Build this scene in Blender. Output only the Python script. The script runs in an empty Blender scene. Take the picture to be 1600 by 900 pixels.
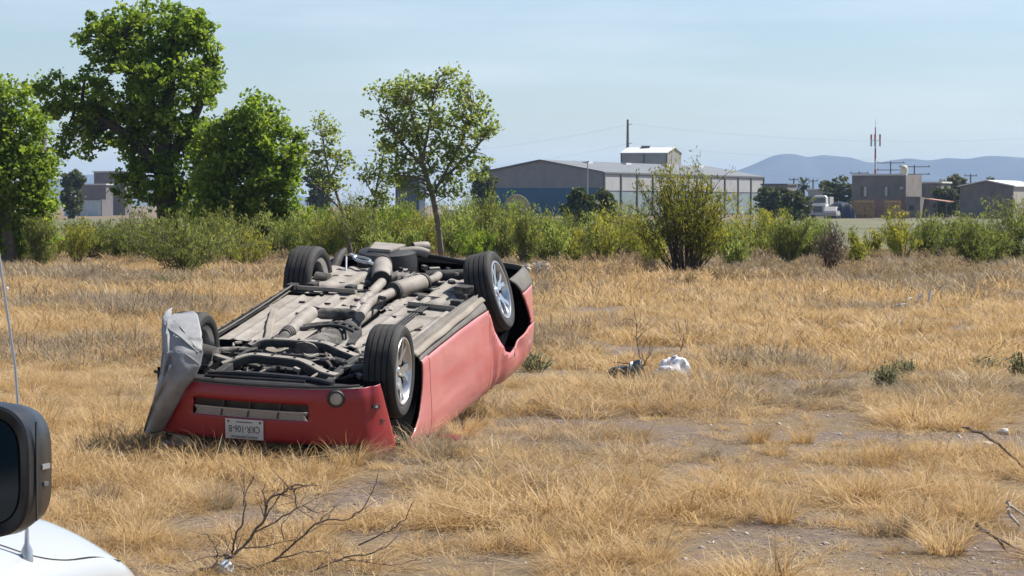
import bpy, bmesh, math, random
import numpy as np
from mathutils import Matrix, Vector

# ------------------------------------------------------------------ camera, sky, sun, exposure
scene = bpy.context.scene
col = scene.collection
rad = math.radians
CAM_H, FPX, HORIZON = 1.85, 3850.0, 320.0       # focal length and horizon in 1600-px picture units
cam_data = bpy.data.cameras.new('Camera')
cam = bpy.data.objects.new('Camera', cam_data); col.objects.link(cam)
cam.location = (0, 0, CAM_H)
cam.rotation_euler = (rad(90) - math.atan((450 - HORIZON) / FPX), 0, 0)
cam_data.sensor_width = 36.0; cam_data.lens = FPX / 1600 * 36.0
cam_data.clip_start = 0.1; cam_data.clip_end = 40000
scene.camera = cam

SUN_AZ, SUN_EL = 64.0, 53.0                      # degrees clockwise from the view direction (+Y), elevation
world = bpy.data.worlds.new('World'); scene.world = world; world.use_nodes = True
nt = world.node_tree; nt.nodes.clear()
wo = nt.nodes.new('ShaderNodeOutputWorld'); bg = nt.nodes.new('ShaderNodeBackground')
sky = nt.nodes.new('ShaderNodeTexSky'); sky.sky_type = 'NISHITA'; sky.sun_disc = False
sky.sun_elevation = rad(SUN_EL); sky.sun_rotation = rad(SUN_AZ)
sky.altitude = 300; sky.air_density = 1.0; sky.dust_density = 0.35; sky.ozone_density = 2.0
# thin cirrus veils: a little white mixed into the sky colour
tc = nt.nodes.new('ShaderNodeTexCoord'); mp = nt.nodes.new('ShaderNodeMapping')
mp.inputs['Scale'].default_value = (5, 5, 40)
nz = nt.nodes.new('ShaderNodeTexNoise'); nz.inputs['Scale'].default_value = 1.3; nz.inputs['Detail'].default_value = 6; nz.inputs['Roughness'].default_value = 0.55
rp = nt.nodes.new('ShaderNodeValToRGB'); rp.color_ramp.elements[0].position = 0.45; rp.color_ramp.elements[1].position = 0.75
rp.color_ramp.elements[0].color = (0, 0, 0, 1); rp.color_ramp.elements[1].color = (0.3, 0.3, 0.3, 1)
mx = nt.nodes.new('ShaderNodeMix'); mx.data_type = 'RGBA'; mx.inputs['B'].default_value = (9.6, 9.8, 10.0, 1)
nt.links.new(tc.outputs['Generated'], mp.inputs['Vector']); nt.links.new(mp.outputs['Vector'], nz.inputs['Vector'])
nt.links.new(nz.outputs['Fac'], rp.inputs['Fac']); nt.links.new(rp.outputs['Color'], mx.inputs['Factor'])
nt.links.new(sky.outputs['Color'], mx.inputs['A']); tint = nt.nodes.new('ShaderNodeMix'); tint.data_type = 'RGBA'; tint.blend_type = 'MULTIPLY'; tint.inputs['Factor'].default_value = 1.0; tint.inputs['B'].default_value = (.96, .995, 1.06, 1)   # bluer, less green air
nt.links.new(mx.outputs['Result'], tint.inputs['A']); nt.links.new(tint.outputs['Result'], bg.inputs['Color'])
bg.inputs['Strength'].default_value = 0.064
nt.links.new(bg.outputs['Background'], wo.inputs['Surface'])

sun_data = bpy.data.lights.new('Sun', 'SUN'); sun_data.energy = 4.8; sun_data.angle = rad(0.5); sun_data.color = (1.0, 0.95, 0.87)
sun = bpy.data.objects.new('Sun', sun_data); col.objects.link(sun)
SUN_DIR = Vector((math.sin(rad(SUN_AZ)) * math.cos(rad(SUN_EL)), math.cos(rad(SUN_AZ)) * math.cos(rad(SUN_EL)), math.sin(rad(SUN_EL))))
sun.rotation_euler = SUN_DIR.to_track_quat('Z', 'Y').to_euler(); sun.location = (20, 10, 30)
vs = scene.view_settings
vs.view_transform = 'Standard'; vs.look = 'None'; vs.exposure = 0.82; vs.gamma = 1.0; vs.use_curve_mapping = False
scene.cycles.max_bounces = 6; scene.cycles.transparent_max_bounces = 6; scene.cycles.volume_bounces = 0

# ------------------------------------------------------------------ helpers
def at(px, py, d):
    """World point seen at picture position (px, py), 1600x900 units, at ground distance d."""
    return Vector(((px - 800) / FPX * d, d, CAM_H - (py - HORIZON) / FPX * d))
def ground_at(px, py):
    d = CAM_H * FPX / (py - HORIZON)
    return Vector(((px - 800) / FPX * d, d, 0))
def hsh(ix, iy, s):
    n = (ix * 374761393 + iy * 668265263 + s * 1274126177) & 0xffffffff
    n = ((n ^ (n >> 13)) * 1274126177) & 0xffffffff
    return ((n ^ (n >> 16)) & 0xffffff) / float(0xffffff)
def vn(x, y, s=0):
    """Smooth value noise 0..1, numpy arrays."""
    x = np.asarray(x, float); y = np.asarray(y, float)
    ix = np.floor(x).astype(np.int64); iy = np.floor(y).astype(np.int64)
    fx = x - ix; fy = y - iy
    fx = fx * fx * (3 - 2 * fx); fy = fy * fy * (3 - 2 * fy)
    a = hsh(ix, iy, s); b = hsh(ix + 1, iy, s); c = hsh(ix, iy + 1, s); d = hsh(ix + 1, iy + 1, s)
    return (a * (1 - fx) + b * fx) * (1 - fy) + (c * (1 - fx) + d * fx) * fy
def hgt(x, y):
    """Gentle unevenness of the ground."""
    x = np.asarray(x, float); y = np.asarray(y, float)
    fade = np.clip((140 - y) / 60, 0, 1) * np.clip((y - 2) / 6, 0, 1)
    return ((vn(x / 6 + 9, y / 6, 1) - .5) * .10 + (vn(x / 1.7, y / 1.7, 2) - .5) * .045 + (vn(x / .5, y / .5, 3) - .5) * .02) * fade
def gz(x, y): return float(hgt(x, y))

def tag(o, label=None, cat=None, group=None, kind=None):
    if label: o['label'] = label
    if cat: o['category'] = cat
    if group: o['group'] = group
    if kind: o['kind'] = kind
    return o
def empty(name, loc=(0, 0, 0), rz=0, label=None, cat=None, group=None):
    o = bpy.data.objects.new(name, None); col.objects.link(o)
    o.location = loc; o.rotation_euler = (0, 0, rz); o.empty_display_size = 0.2
    return tag(o, label, cat, group)
def link(name, me, mat=None, parent=None):
    o = bpy.data.objects.new(name, me); col.objects.link(o)
    if mat is not None and len(me.materials) == 0: me.materials.append(mat)
    if parent is not None: o.parent = parent
    return o
def np_mesh(name, V, F, rnd=None, smooth=False):
    """Mesh from numpy arrays; F is (n, 3) or (n, 4); rnd an optional per-vertex float attribute."""
    me = bpy.data.meshes.new(name)
    V = np.asarray(V, np.float32); F = np.asarray(F, np.int32); n, k = F.shape
    me.vertices.add(len(V)); me.vertices.foreach_set('co', V.ravel())
    me.loops.add(n * k); me.loops.foreach_set('vertex_index', F.ravel())
    me.polygons.add(n); me.polygons.foreach_set('loop_start', np.arange(n, dtype=np.int32) * k)
    if smooth: me.polygons.foreach_set('use_smooth', np.ones(n, bool))
    if rnd is not None:
        a = me.attributes.new('rnd', 'FLOAT', 'POINT'); a.data.foreach_set('value', np.asarray(rnd, np.float32))
    me.update(calc_edges=True); me.validate()
    return me
def catmull(pts, n=6):
    P = [Vector(p) for p in pts]
    if len(P) < 3: return [P[0].lerp(P[-1], i / n) for i in range(n + 1)]
    out = []
    for i in range(len(P) - 1):
        p0 = P[max(i - 1, 0)]; p1 = P[i]; p2 = P[i + 1]; p3 = P[min(i + 2, len(P) - 1)]
        for j in range(n):
            t = j / n
            out.append(0.5 * ((2 * p1) + (p2 - p0) * t + (2 * p0 - 5 * p1 + 4 * p2 - p3) * t * t + (3 * p1 - p0 - 3 * p2 + p3) * t ** 3))
    out.append(P[-1]); return out

class MB:
    """Collects shapes, then builds ONE mesh object."""
    def __init__(s): s.V = []; s.F = []
    def add(s, V, F):
        b = len(s.V); s.V += [tuple(v) for v in V]; s.F += [tuple(i + b for i in f) for f in F]; return s
    def box(s, c, size, R=None, taper=1.0):
        x, y, z = [k / 2 for k in size]; V = []
        for sx, sy, sz in ((-1,-1,-1),(1,-1,-1),(1,1,-1),(-1,1,-1),(-1,-1,1),(1,-1,1),(1,1,1),(-1,1,1)):
            k = taper if sz > 0 else 1
            v = Vector((sx * x * k, sy * y * k, sz * z))
            if R is not None: v = R @ v
            V.append(v + Vector(c))
        return s.add(V, ((0,3,2,1),(4,5,6,7),(0,1,5,4),(1,2,6,5),(2,3,7,6),(3,0,4,7)))
    def tube(s, path, r, n=8, cap=True):
        P = [Vector(p) for p in path]; m = len(P)
        rs = r if hasattr(r, '__len__') else [r] * m
        if len(rs) != m: rs = list(np.interp(np.linspace(0, 1, m), np.linspace(0, 1, len(rs)), rs))
        V = []; up = None
        for i, p in enumerate(P):
            t = (P[min(i + 1, m - 1)] - P[max(i - 1, 0)])
            t = t.normalized() if t.length > 1e-9 else Vector((0, 0, 1))
            if up is None: up = t.orthogonal().normalized()
            else:
                up = up - t * up.dot(t)
                up = up.normalized() if up.length > 1e-6 else t.orthogonal().normalized()
            w = t.cross(up)
            for k in range(n):
                a = 2 * math.pi * k / n
                V.append(p + (up * math.cos(a) + w * math.sin(a)) * rs[i])
        F = [(i * n + k, i * n + (k + 1) % n, (i + 1) * n + (k + 1) % n, (i + 1) * n + k) for i in range(m - 1) for k in range(n)]
        if cap: F += [tuple(range(n))[::-1], tuple((m - 1) * n + k for k in range(n))]
        return s.add(V, F)
    def bar(s, a, b, w, h, upv=(0, 0, 1)):
        a = Vector(a); b = Vector(b); t = (b - a); L = t.length; t = t / L
        side = t.cross(Vector(upv))
        side = side.normalized() if side.length > 1e-6 else t.orthogonal().normalized()
        u = side.cross(t)
        R = Matrix((t, side, u)).transposed()
        return s.box((a + b) / 2, (L, w, h), R)
    def lathe(s, prof, n=32, axis='Y', c=(0, 0, 0), closed=False):
        V = []; m = len(prof)
        for a_, r in prof:
            for k in range(n):
                t = 2 * math.pi * k / n
                p = (r * math.cos(t), a_, r * math.sin(t)) if axis == 'Y' else ((r * math.cos(t), r * math.sin(t), a_) if axis == 'Z' else (a_, r * math.cos(t), r * math.sin(t)))
                V.append((p[0] + c[0], p[1] + c[1], p[2] + c[2]))
        F = []
        for i in range(m if closed else m - 1):
            j = (i + 1) % m
            for k in range(n): F.append((i * n + k, i * n + (k + 1) % n, j * n + (k + 1) % n, j * n + k))
        return s.add(V, F)
    def prism(s, poly, d0, d1, fn):
        """poly: 2-D outline; fn(u, v, d) -> point; extruded from depth d0 to d1."""
        n = len(poly)
        V = [fn(u, v, d0) for u, v in poly] + [fn(u, v, d1) for u, v in poly]
        return s.add(V, [tuple(range(n))[::-1], tuple(range(n, 2 * n))] + [(i, (i + 1) % n, n + (i + 1) % n, n + i) for i in range(n)])
    def grid(s, fn, us, vs_, keep=None):
        nu, nv = len(us), len(vs_)
        V = [fn(u, v) for u in us for v in vs_]
        F = []
        for i in range(nu - 1):
            for j in range(nv - 1):
                if keep is None or keep((us[i] + us[i + 1]) / 2, (vs_[j] + vs_[j + 1]) / 2):
                    F.append((i * nv + j, (i + 1) * nv + j, (i + 1) * nv + j + 1, i * nv + j + 1))
        return s.add(V, F)
    def mesh(s, name, smooth=True, fix=True):
        me = bpy.data.meshes.new(name); me.from_pydata(s.V, [], s.F)
        if fix:
            bm = bmesh.new(); bm.from_mesh(me)
            bmesh.ops.recalc_face_normals(bm, faces=bm.faces); bm.to_mesh(me); bm.free()
        if smooth: me.shade_smooth() if hasattr(me, 'shade_smooth') else None
        me.update(); return me
    def build(s, name, mat, parent=None, smooth=False, fix=True, bevel=0, angle=35, solid=0):
        me = s.mesh(name, False, fix); o = link(name, me, mat, parent)
        if smooth:
            me.polygons.foreach_set('use_smooth', np.ones(len(me.polygons), bool))
            try: me.set_sharp_from_angle(angle=rad(angle))
            except Exception: pass
        if solid:
            m = o.modifiers.new('Solidify', 'SOLIDIFY'); m.thickness = solid; m.offset = -1
        if bevel:
            m = o.modifiers.new('Bevel', 'BEVEL'); m.width = bevel; m.segments = 2; m.limit_method = 'ANGLE'; m.angle_limit = rad(40)
        return o

# ------------------------------------------------------------------ materials
def mat(name, c1, c2=None, scale=6.0, rough=0.7, metal=0.0, bump=0.0, bscale=None, coat=0.0, dust=None, dust_amt=0.0, dust_scale=2.0, streak=None, spec=0.5, detail=5.0, lo=0.35, hi=0.65):
    m = bpy.data.materials.new(name); m.use_nodes = True
    t = m.node_tree; b = t.nodes['Principled BSDF']
    b.inputs['Roughness'].default_value = rough; b.inputs['Metallic'].default_value = metal
    b.inputs['Specular IOR Level'].default_value = spec
    if coat: b.inputs['Coat Weight'].default_value = coat; b.inputs['Coat Roughness'].default_value = 0.06
    co = t.nodes.new('ShaderNodeTexCoord')
    colour = None
    if c2 is not None:
        n = t.nodes.new('ShaderNodeTexNoise'); n.inputs['Scale'].default_value = scale; n.inputs['Detail'].default_value = detail; n.inputs['Roughness'].default_value = 0.6
        r = t.nodes.new('ShaderNodeValToRGB'); r.color_ramp.elements[0].position = lo; r.color_ramp.elements[1].position = hi
        r.color_ramp.elements[0].color = (*c1, 1); r.color_ramp.elements[1].color = (*c2, 1)
        t.links.new(co.outputs['Object'], n.inputs['Vector']); t.links.new(n.outputs['Fac'], r.inputs['Fac']); colour = r.outputs['Color']
    else: b.inputs['Base Color'].default_value = (*c1, 1)
    if dust is not None:
        n = t.nodes.new('ShaderNodeTexNoise'); n.inputs['Scale'].default_value = dust_scale; n.inputs['Detail'].default_value = 7; n.inputs['Roughness'].default_value = 0.65
        mr = t.nodes.new('ShaderNodeMapRange'); mr.inputs['From Min'].default_value = 0.3; mr.inputs['From Max'].default_value = 0.7
        mr.inputs['To Min'].default_value = dust_amt * 0.55; mr.inputs['To Max'].default_value = min(1, dust_amt * 1.35)
        x = t.nodes.new('ShaderNodeMix'); x.data_type = 'RGBA'; x.inputs['A'].default_value = (*c1, 1); x.inputs['B'].default_value = (*dust, 1)
        if streak:
            sm = t.nodes.new('ShaderNodeMapping'); sm.inputs['Scale'].default_value = streak; t.links.new(co.outputs['Object'], sm.inputs['Vector']); t.links.new(sm.outputs['Vector'], n.inputs['Vector'])
        else: t.links.new(co.outputs['Object'], n.inputs['Vector'])
        t.links.new(n.outputs['Fac'], mr.inputs['Value']); t.links.new(mr.outputs['Result'], x.inputs['Factor'])
        if colour is not None: t.links.new(colour, x.inputs['A'])
        colour = x.outputs['Result']
        rr = t.nodes.new('ShaderNodeMapRange'); rr.inputs['To Min'].default_value = rough; rr.inputs['To Max'].default_value = 0.9
        t.links.new(mr.outputs['Result'], rr.inputs['Value']); t.links.new(rr.outputs['Result'], b.inputs['Roughness'])
    if colour is not None: t.links.new(colour, b.inputs['Base Color'])
    if bump:
        n = t.nodes.new('ShaderNodeTexNoise'); n.inputs['Scale'].default_value = bscale or scale * 3; n.inputs['Detail'].default_value = 6
        bp = t.nodes.new('ShaderNodeBump'); bp.inputs['Strength'].default_value = bump; bp.inputs['Distance'].default_value = 0.02
        t.links.new(co.outputs['Object'], n.inputs['Vector']); t.links.new(n.outputs['Fac'], bp.inputs['Height']); t.links.new(bp.outputs['Normal'], b.inputs['Normal'])
    return m
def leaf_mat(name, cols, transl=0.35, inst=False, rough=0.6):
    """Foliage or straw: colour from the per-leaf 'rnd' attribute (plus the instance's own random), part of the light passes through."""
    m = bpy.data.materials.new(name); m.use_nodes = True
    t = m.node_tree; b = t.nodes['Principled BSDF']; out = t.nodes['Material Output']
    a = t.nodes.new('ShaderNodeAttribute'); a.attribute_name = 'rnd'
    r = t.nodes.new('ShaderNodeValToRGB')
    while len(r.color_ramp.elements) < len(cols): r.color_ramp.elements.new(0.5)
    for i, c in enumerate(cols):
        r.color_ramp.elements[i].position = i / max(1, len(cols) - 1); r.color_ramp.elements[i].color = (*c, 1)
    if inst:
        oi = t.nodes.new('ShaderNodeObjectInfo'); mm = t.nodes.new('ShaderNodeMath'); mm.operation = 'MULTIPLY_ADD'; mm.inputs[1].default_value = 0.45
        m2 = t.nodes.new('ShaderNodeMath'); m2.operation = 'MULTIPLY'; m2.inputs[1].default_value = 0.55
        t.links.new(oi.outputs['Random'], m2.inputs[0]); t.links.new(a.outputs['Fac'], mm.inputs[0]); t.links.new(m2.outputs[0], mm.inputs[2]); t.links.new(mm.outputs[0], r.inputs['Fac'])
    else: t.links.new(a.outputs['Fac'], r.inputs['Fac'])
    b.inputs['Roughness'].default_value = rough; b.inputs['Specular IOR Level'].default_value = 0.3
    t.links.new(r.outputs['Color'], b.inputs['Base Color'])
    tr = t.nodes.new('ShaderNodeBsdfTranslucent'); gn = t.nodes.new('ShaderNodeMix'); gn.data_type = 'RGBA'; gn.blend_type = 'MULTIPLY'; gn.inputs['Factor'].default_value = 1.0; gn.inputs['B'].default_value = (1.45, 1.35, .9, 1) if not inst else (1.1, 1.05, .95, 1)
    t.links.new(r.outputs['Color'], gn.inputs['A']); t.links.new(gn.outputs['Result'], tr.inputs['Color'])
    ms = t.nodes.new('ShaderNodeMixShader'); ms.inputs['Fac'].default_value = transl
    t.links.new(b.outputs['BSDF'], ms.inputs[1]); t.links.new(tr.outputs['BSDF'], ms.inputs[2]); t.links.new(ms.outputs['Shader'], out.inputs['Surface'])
    return m
# ------------------------------------------------------------------ ground: one sheet to the horizon
def ground_sheet():
    xs = np.concatenate([-np.geomspace(9.5, 9000, 46)[::-1], np.arange(-9, 11.01, .16), np.geomspace(11.5, 9000, 46)])
    ys = np.concatenate([np.array([-60, -30, -12, -4, 0, 4, 7]), np.arange(9, 30, .16), np.geomspace(30.4, 12000, 120)])
    X, Y = np.meshgrid(xs, ys, indexing='ij'); Z = hgt(X, Y)
    V = np.stack([X, Y, Z], -1).reshape(-1, 3); nx, ny = len(xs), len(ys)
    i = np.arange(nx - 1)[:, None] * ny + np.arange(ny - 1)[None, :]
    F = np.stack([i, i + ny, i + ny + 1, i + 1], -1).reshape(-1, 4)
    return np_mesh('ground', V, F, smooth=True)
def ground_mat():
    m = bpy.data.materials.new('dry_soil'); m.use_nodes = True; t = m.node_tree; b = t.nodes['Principled BSDF']
    b.inputs['Roughness'].default_value = 0.95; b.inputs['Specular IOR Level'].default_value = 0.15
    g = t.nodes.new('ShaderNodeNewGeometry')
    def noise(scale, detail=6, rough=.6):
        n = t.nodes.new('ShaderNodeTexNoise'); n.inputs['Scale'].default_value = scale; n.inputs['Detail'].default_value = detail; n.inputs['Roughness'].default_value = rough
        t.links.new(g.outputs['Position'], n.inputs['Vector']); return n.outputs['Fac']
    def ramp(fac, stops):
        r = t.nodes.new('ShaderNodeValToRGB')
        while len(r.color_ramp.elements) < len(stops): r.color_ramp.elements.new(.5)
        for e, (p, c) in zip(r.color_ramp.elements, stops): e.position = p; e.color = (*c, 1)
        t.links.new(fac, r.inputs['Fac']); return r.outputs['Color']
    soil = ramp(noise(16.0, 10, .82), [(.34, (.06, .046, .038)), (.48, (.135, .105, .088)), (.58, (.21, .168, .142)), (.70, (.32, .27, .235))])
    straw = ramp(noise(30.0, 8, .8), [(.36, (.075, .055, .038)), (.5, (.17, .125, .075)), (.66, (.30, .22, .13))])
    mask = ramp(noise(.55, 5, .6), [(.42, (0, 0, 0)), (.56, (1, 1, 1))])
    x = t.nodes.new('ShaderNodeMix'); x.data_type = 'RGBA'
    t.links.new(mask, x.inputs['Factor']); t.links.new(soil, x.inputs['A']); t.links.new(straw, x.inputs['B']); t.links.new(x.outputs['Result'], b.inputs['Base Color'])
    bp = t.nodes.new('ShaderNodeBump'); bp.inputs['Strength'].default_value = .7; bp.inputs['Distance'].default_value = .03
    t.links.new(noise(14, 8, .75), bp.inputs['Height']); t.links.new(bp.outputs['Normal'], b.inputs['Normal'])
    return m
tag(link('ground', ground_sheet(), ground_mat()), 'dry straw coloured dirt ground of the open lot', kind='structure')

# green strip of growing crop beyond the fence line
M_field = mat('crop_green', (.07, .078, .030), (.14, .128, .062), scale=.06, rough=.9, bump=.4, bscale=2.0)
fb = MB(); fb.grid(lambda u, v: (u, v, .05 + .03 * math.sin(u * .3 + v)), list(np.linspace(-120, 160, 60)), list(np.geomspace(98, 318, 24)))
tag(fb.build('field', M_field, smooth=True), 'green crop field beyond the brush line', kind='structure')

# distant blue hills
M_hill = mat('scrub_hill', (.05, .055, .06), (.08, .082, .08), scale=.004, rough=1.0, spec=0)
def hills(name, label, prof, D, spurs, seed):
    """prof: skyline as (px, py) in picture units, at distance D; crest, foothills and spurs as terrain."""
    px = np.array([p[0] for p in prof], float); py = np.array([p[1] for p in prof], float)
    us = np.linspace(px[0], px[-1], 260); zs = CAM_H + (HORIZON - np.interp(us, px, py)) / FPX * D
    k = np.hanning(9); k /= k.sum(); zs = np.convolve(np.pad(zs, 4, 'edge'), k, 'valid')
    xs = (us - 800) / FPX * D; xs = np.interp(np.linspace(0, 1, 260), np.linspace(0, 1, 260), xs)
    vs_ = np.linspace(-1, 1, 41); V = []
    for v in vs_:
        depth = v * D * .16; prof_v = (1 - abs(v)) ** 1.25
        rid = 1 - .55 * abs(v) ** .6 * (1 - prof_v) * (1 - 2 * np.abs(vn(xs / spurs, xs * 0 + v * .8, seed) - .5))
        z = zs * prof_v * np.where(abs(v) < .02, 1, rid) - (2 if abs(v) > .98 else 0)
        V.append(np.stack([xs * (1 + 0 * v), np.full_like(xs, D + depth), z], -1))
    V = np.concatenate(V); n = 260
    i = np.arange(40)[:, None] * n + np.arange(n - 1)[None, :]
    F = np.stack([i, i + 1, i + n + 1, i + n], -1).reshape(-1, 4)
    tag(link(name, np_mesh(name, V, F, smooth=True), M_hill), label, kind='structure')
hills('hills', 'blue mountain range far behind the houses', [(1040, 316), (1090, 292), (1125, 277), (1150, 267), (1172, 259), (1192, 250), (1205, 244), (1218, 241), (1240, 240), (1262, 246.5), (1282, 242), (1305, 244), (1330, 246), (1350, 253), (1368, 255), (1390, 251), (1420, 247), (1450, 251.5), (1480, 246.5), (1510, 249), (1535, 244), (1560, 243.5), (1600, 247), (1660, 250), (1720, 246), (1800, 256), (1900, 268), (2000, 290), (2060, 316)], 7000, 260, 5)
hills('hills', 'faint low hill seen between the left trees', [(-160, 316), (-60, 296), (30, 286), (90, 280), (135, 273), (165, 272), (220, 276), (300, 284), (420, 296), (520, 316)], 8200, 300, 8)

# ------------------------------------------------------------------ far buildings
M_grey_metal = mat('grey_sheet_metal', (.179, .179, .187), (.211, .211, .218), scale=.8, rough=.55)
M_white_panel = mat('pale_sheet_metal', (.304, .304, .298), (.353, .353, .347), scale=.6, rough=.55)
M_teal = mat('teal_sheet', (.008, .075, .145), (.012, .09, .165), scale=.5, rough=.5)
M_pale_teal = mat('pale_teal_sheet', (.16, .215, .22), (.21, .26, .26), scale=.7, rough=.4)
M_roof = mat('galvanised_roof', (.156, .160, .160), (.195, .199, .195), scale=.5, rough=.5, metal=.2)
M_white_roof = mat('white_roof', (.546, .546, .530), (.608, .608, .593), scale=.5, rough=.5)
M_trim = mat('dark_trim', (.10, .10, .10), rough=.6)
M_beige_metal = mat('beige_sheet', (.281, .265, .234), (.328, .312, .273), scale=.5, rough=.6)
M_concrete = mat('grey_render', (.135, .122, .112), (.195, .178, .162), scale=.6, rough=.95, bump=.3)
M_brick = mat('raw_brick', (.22, .12, .085), (.30, .18, .13), scale=1.2, rough=.95)
M_glass = mat('window_glass', (.03, .04, .05), rough=.1, spec=.7)
M_white = mat('white_paint', (.562, .562, .546), rough=.5)
M_redroof = mat('rust_red_roof', (.33, .15, .10), (.40, .22, .16), scale=2, rough=.8)
M_straw = mat('hay', (.234, .156, .070), (.359, .257, .133), scale=5, rough=1, bump=.8)
M_tarp = mat('blue_black_tarp', (.010, .016, .035), (.02, .03, .055), scale=2, rough=.45, bump=.4)
M_tan = mat('tan_tarp', (.42, .33, .24), (.50, .41, .31), scale=2, rough=.8)
M_pole = mat('grey_wood_pole', (.13, .11, .10), (.19, .17, .15), scale=8, rough=.9)
M_steel = mat('galvanised_steel', (.35, .36, .37), rough=.45, metal=.5)
M_redwhite = mat('red_mast_paint', (.42, .10, .09), rough=.6)

E1 = Vector((-.896, .444, 0)); E2 = Vector((.444, .896, 0)); UP = Vector((0, 0, 1))   # wall directions shared by the yard's buildings
def facade(o, w, h0, h1, out, c, d, m, name, parent):
    """Box panel on a wall: from o along w, between heights, standing out by d."""
    b = MB(); o = Vector(o); w = Vector(w); out = Vector(out)
    V = []
    for dd in (0, d):
        for a, h in ((0, h0), (1, h0), (1, h1), (0, h1)): V.append(o + w * a + UP * h + out * dd)
    b.add(V, ((0, 1, 2, 3), (7, 6, 5, 4), (0, 4, 5, 1), (1, 5, 6, 2), (2, 6, 7, 3), (3, 7, 4, 0)))
    return b.build(name, m, parent)
def gable_house(name, label, cat, corner, wid, length, eave, ridge, lower=None, roofm=None, wallm=None, sidem=None, bays=0, group=None, over=.3):
    root = empty(name, corner, 0, label, cat, group)
    A = Vector((0, 0, 0)); B = E1 * wid; Cc = B + E2 * length; D = E2 * length; R0 = E1 * wid / 2; R1 = R0 + E2 * length
    m = MB(); m.add([A, B, B + UP * eave, R0 + UP * ridge, A + UP * eave], [(0, 1, 2, 3, 4)]); m.build('gable_wall', wallm, root)
    m = MB(); m.add([D, Cc, Cc + UP * eave, R1 + UP * ridge, D + UP * eave], [(4, 3, 2, 1, 0)]); m.build('gable_wall', wallm, root)
    m = MB(); m.add([B, Cc, Cc + UP * eave, B + UP * eave], [(0, 1, 2, 3)]); m.build('side_wall', sidem or wallm, root)
    m = MB(); m.add([A, D, D + UP * eave, A + UP * eave], [(0, 1, 2, 3)]); m.build('side_wall', sidem or wallm, root)
    for sgn in (0, 1):
        b = MB(); e0 = (A if sgn == 0 else B); out = -E1 if sgn == 0 else E1
        p = [e0 + UP * eave + out * over - UP * .05 - E2 * over, R0 + UP * ridge - E2 * over, R1 + UP * ridge + E2 * over, e0 + E2 * length + UP * eave + out * over - UP * .05 + E2 * over]
        b.add([q + UP * .03 for q in p] + [q + UP * .18 for q in p], [(0, 1, 2, 3), (7, 6, 5, 4), (0, 4, 5, 1), (1, 5, 6, 2), (2, 6, 7, 3), (3, 7, 4, 0)])
        b.build('roof', roofm, root)
    return root
# big warehouse
wh_c = Vector((143 / FPX * 396, 396, 0))
wh = gable_house('warehouse', 'long metal warehouse with grey gable, teal base and pale panelled side', 'warehouse', wh_c, 22.4, 72.5, 7.0, 9.0, roofm=M_roof, wallm=M_grey_metal, sidem=M_grey_metal)
facade(E2 * -.02, E1 * 22.4, 0, 4.6, -E2, None, .06, M_teal, 'base_cladding', wh)
nb = 11
for i in range(nb):
    a0 = E2 * (72.5 * i / nb + .18); ww = E2 * (72.5 / nb - .36)
    facade(a0 - E1 * .02, ww, 4.15, 6.75, -E1, None, .08, M_white_panel, 'wall_panel', wh)
    facade(a0 - E1 * .02, ww, .3, 3.95, -E1, None, .06, M_pale_teal, 'lower_panel', wh)
for i in range(nb + 1):
    MB().box(E2 * (72.5 * i / nb) - E1 * .14 + UP * 3.5, (.3, .3, 7.0), Matrix.Rotation(math.atan2(E2.y, E2.x), 3, 'Z')).build('column', M_trim, wh)
MB().bar(E2 * -.05 - E1 * .2 + UP * 6.93, E2 * 72.6 - E1 * .2 + UP * 6.93, .25, .22).build('gutter', M_trim, wh)
for a, b_ in ((0, .5), (1, .5)):
    MB().bar(E1 * 22.4 * a - E2 * .36 + UP * 7.12, E1 * 11.2 - E2 * .36 + UP * 9.12, .18, .22).build('verge_trim', M_trim, wh)
for i in (1, 3, 5.2, 7.2):
    p = E1 * 11.2 * .82 + E2 * (6 + i * 8.0) + UP * (7.0 + 2 * .82 + .28)
    MB().box(p, (2.2, .9, .34), Matrix.Rotation(math.atan2(E2.y, E2.x), 3, 'Z')).build('roof_vent', M_white_roof, wh)
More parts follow.
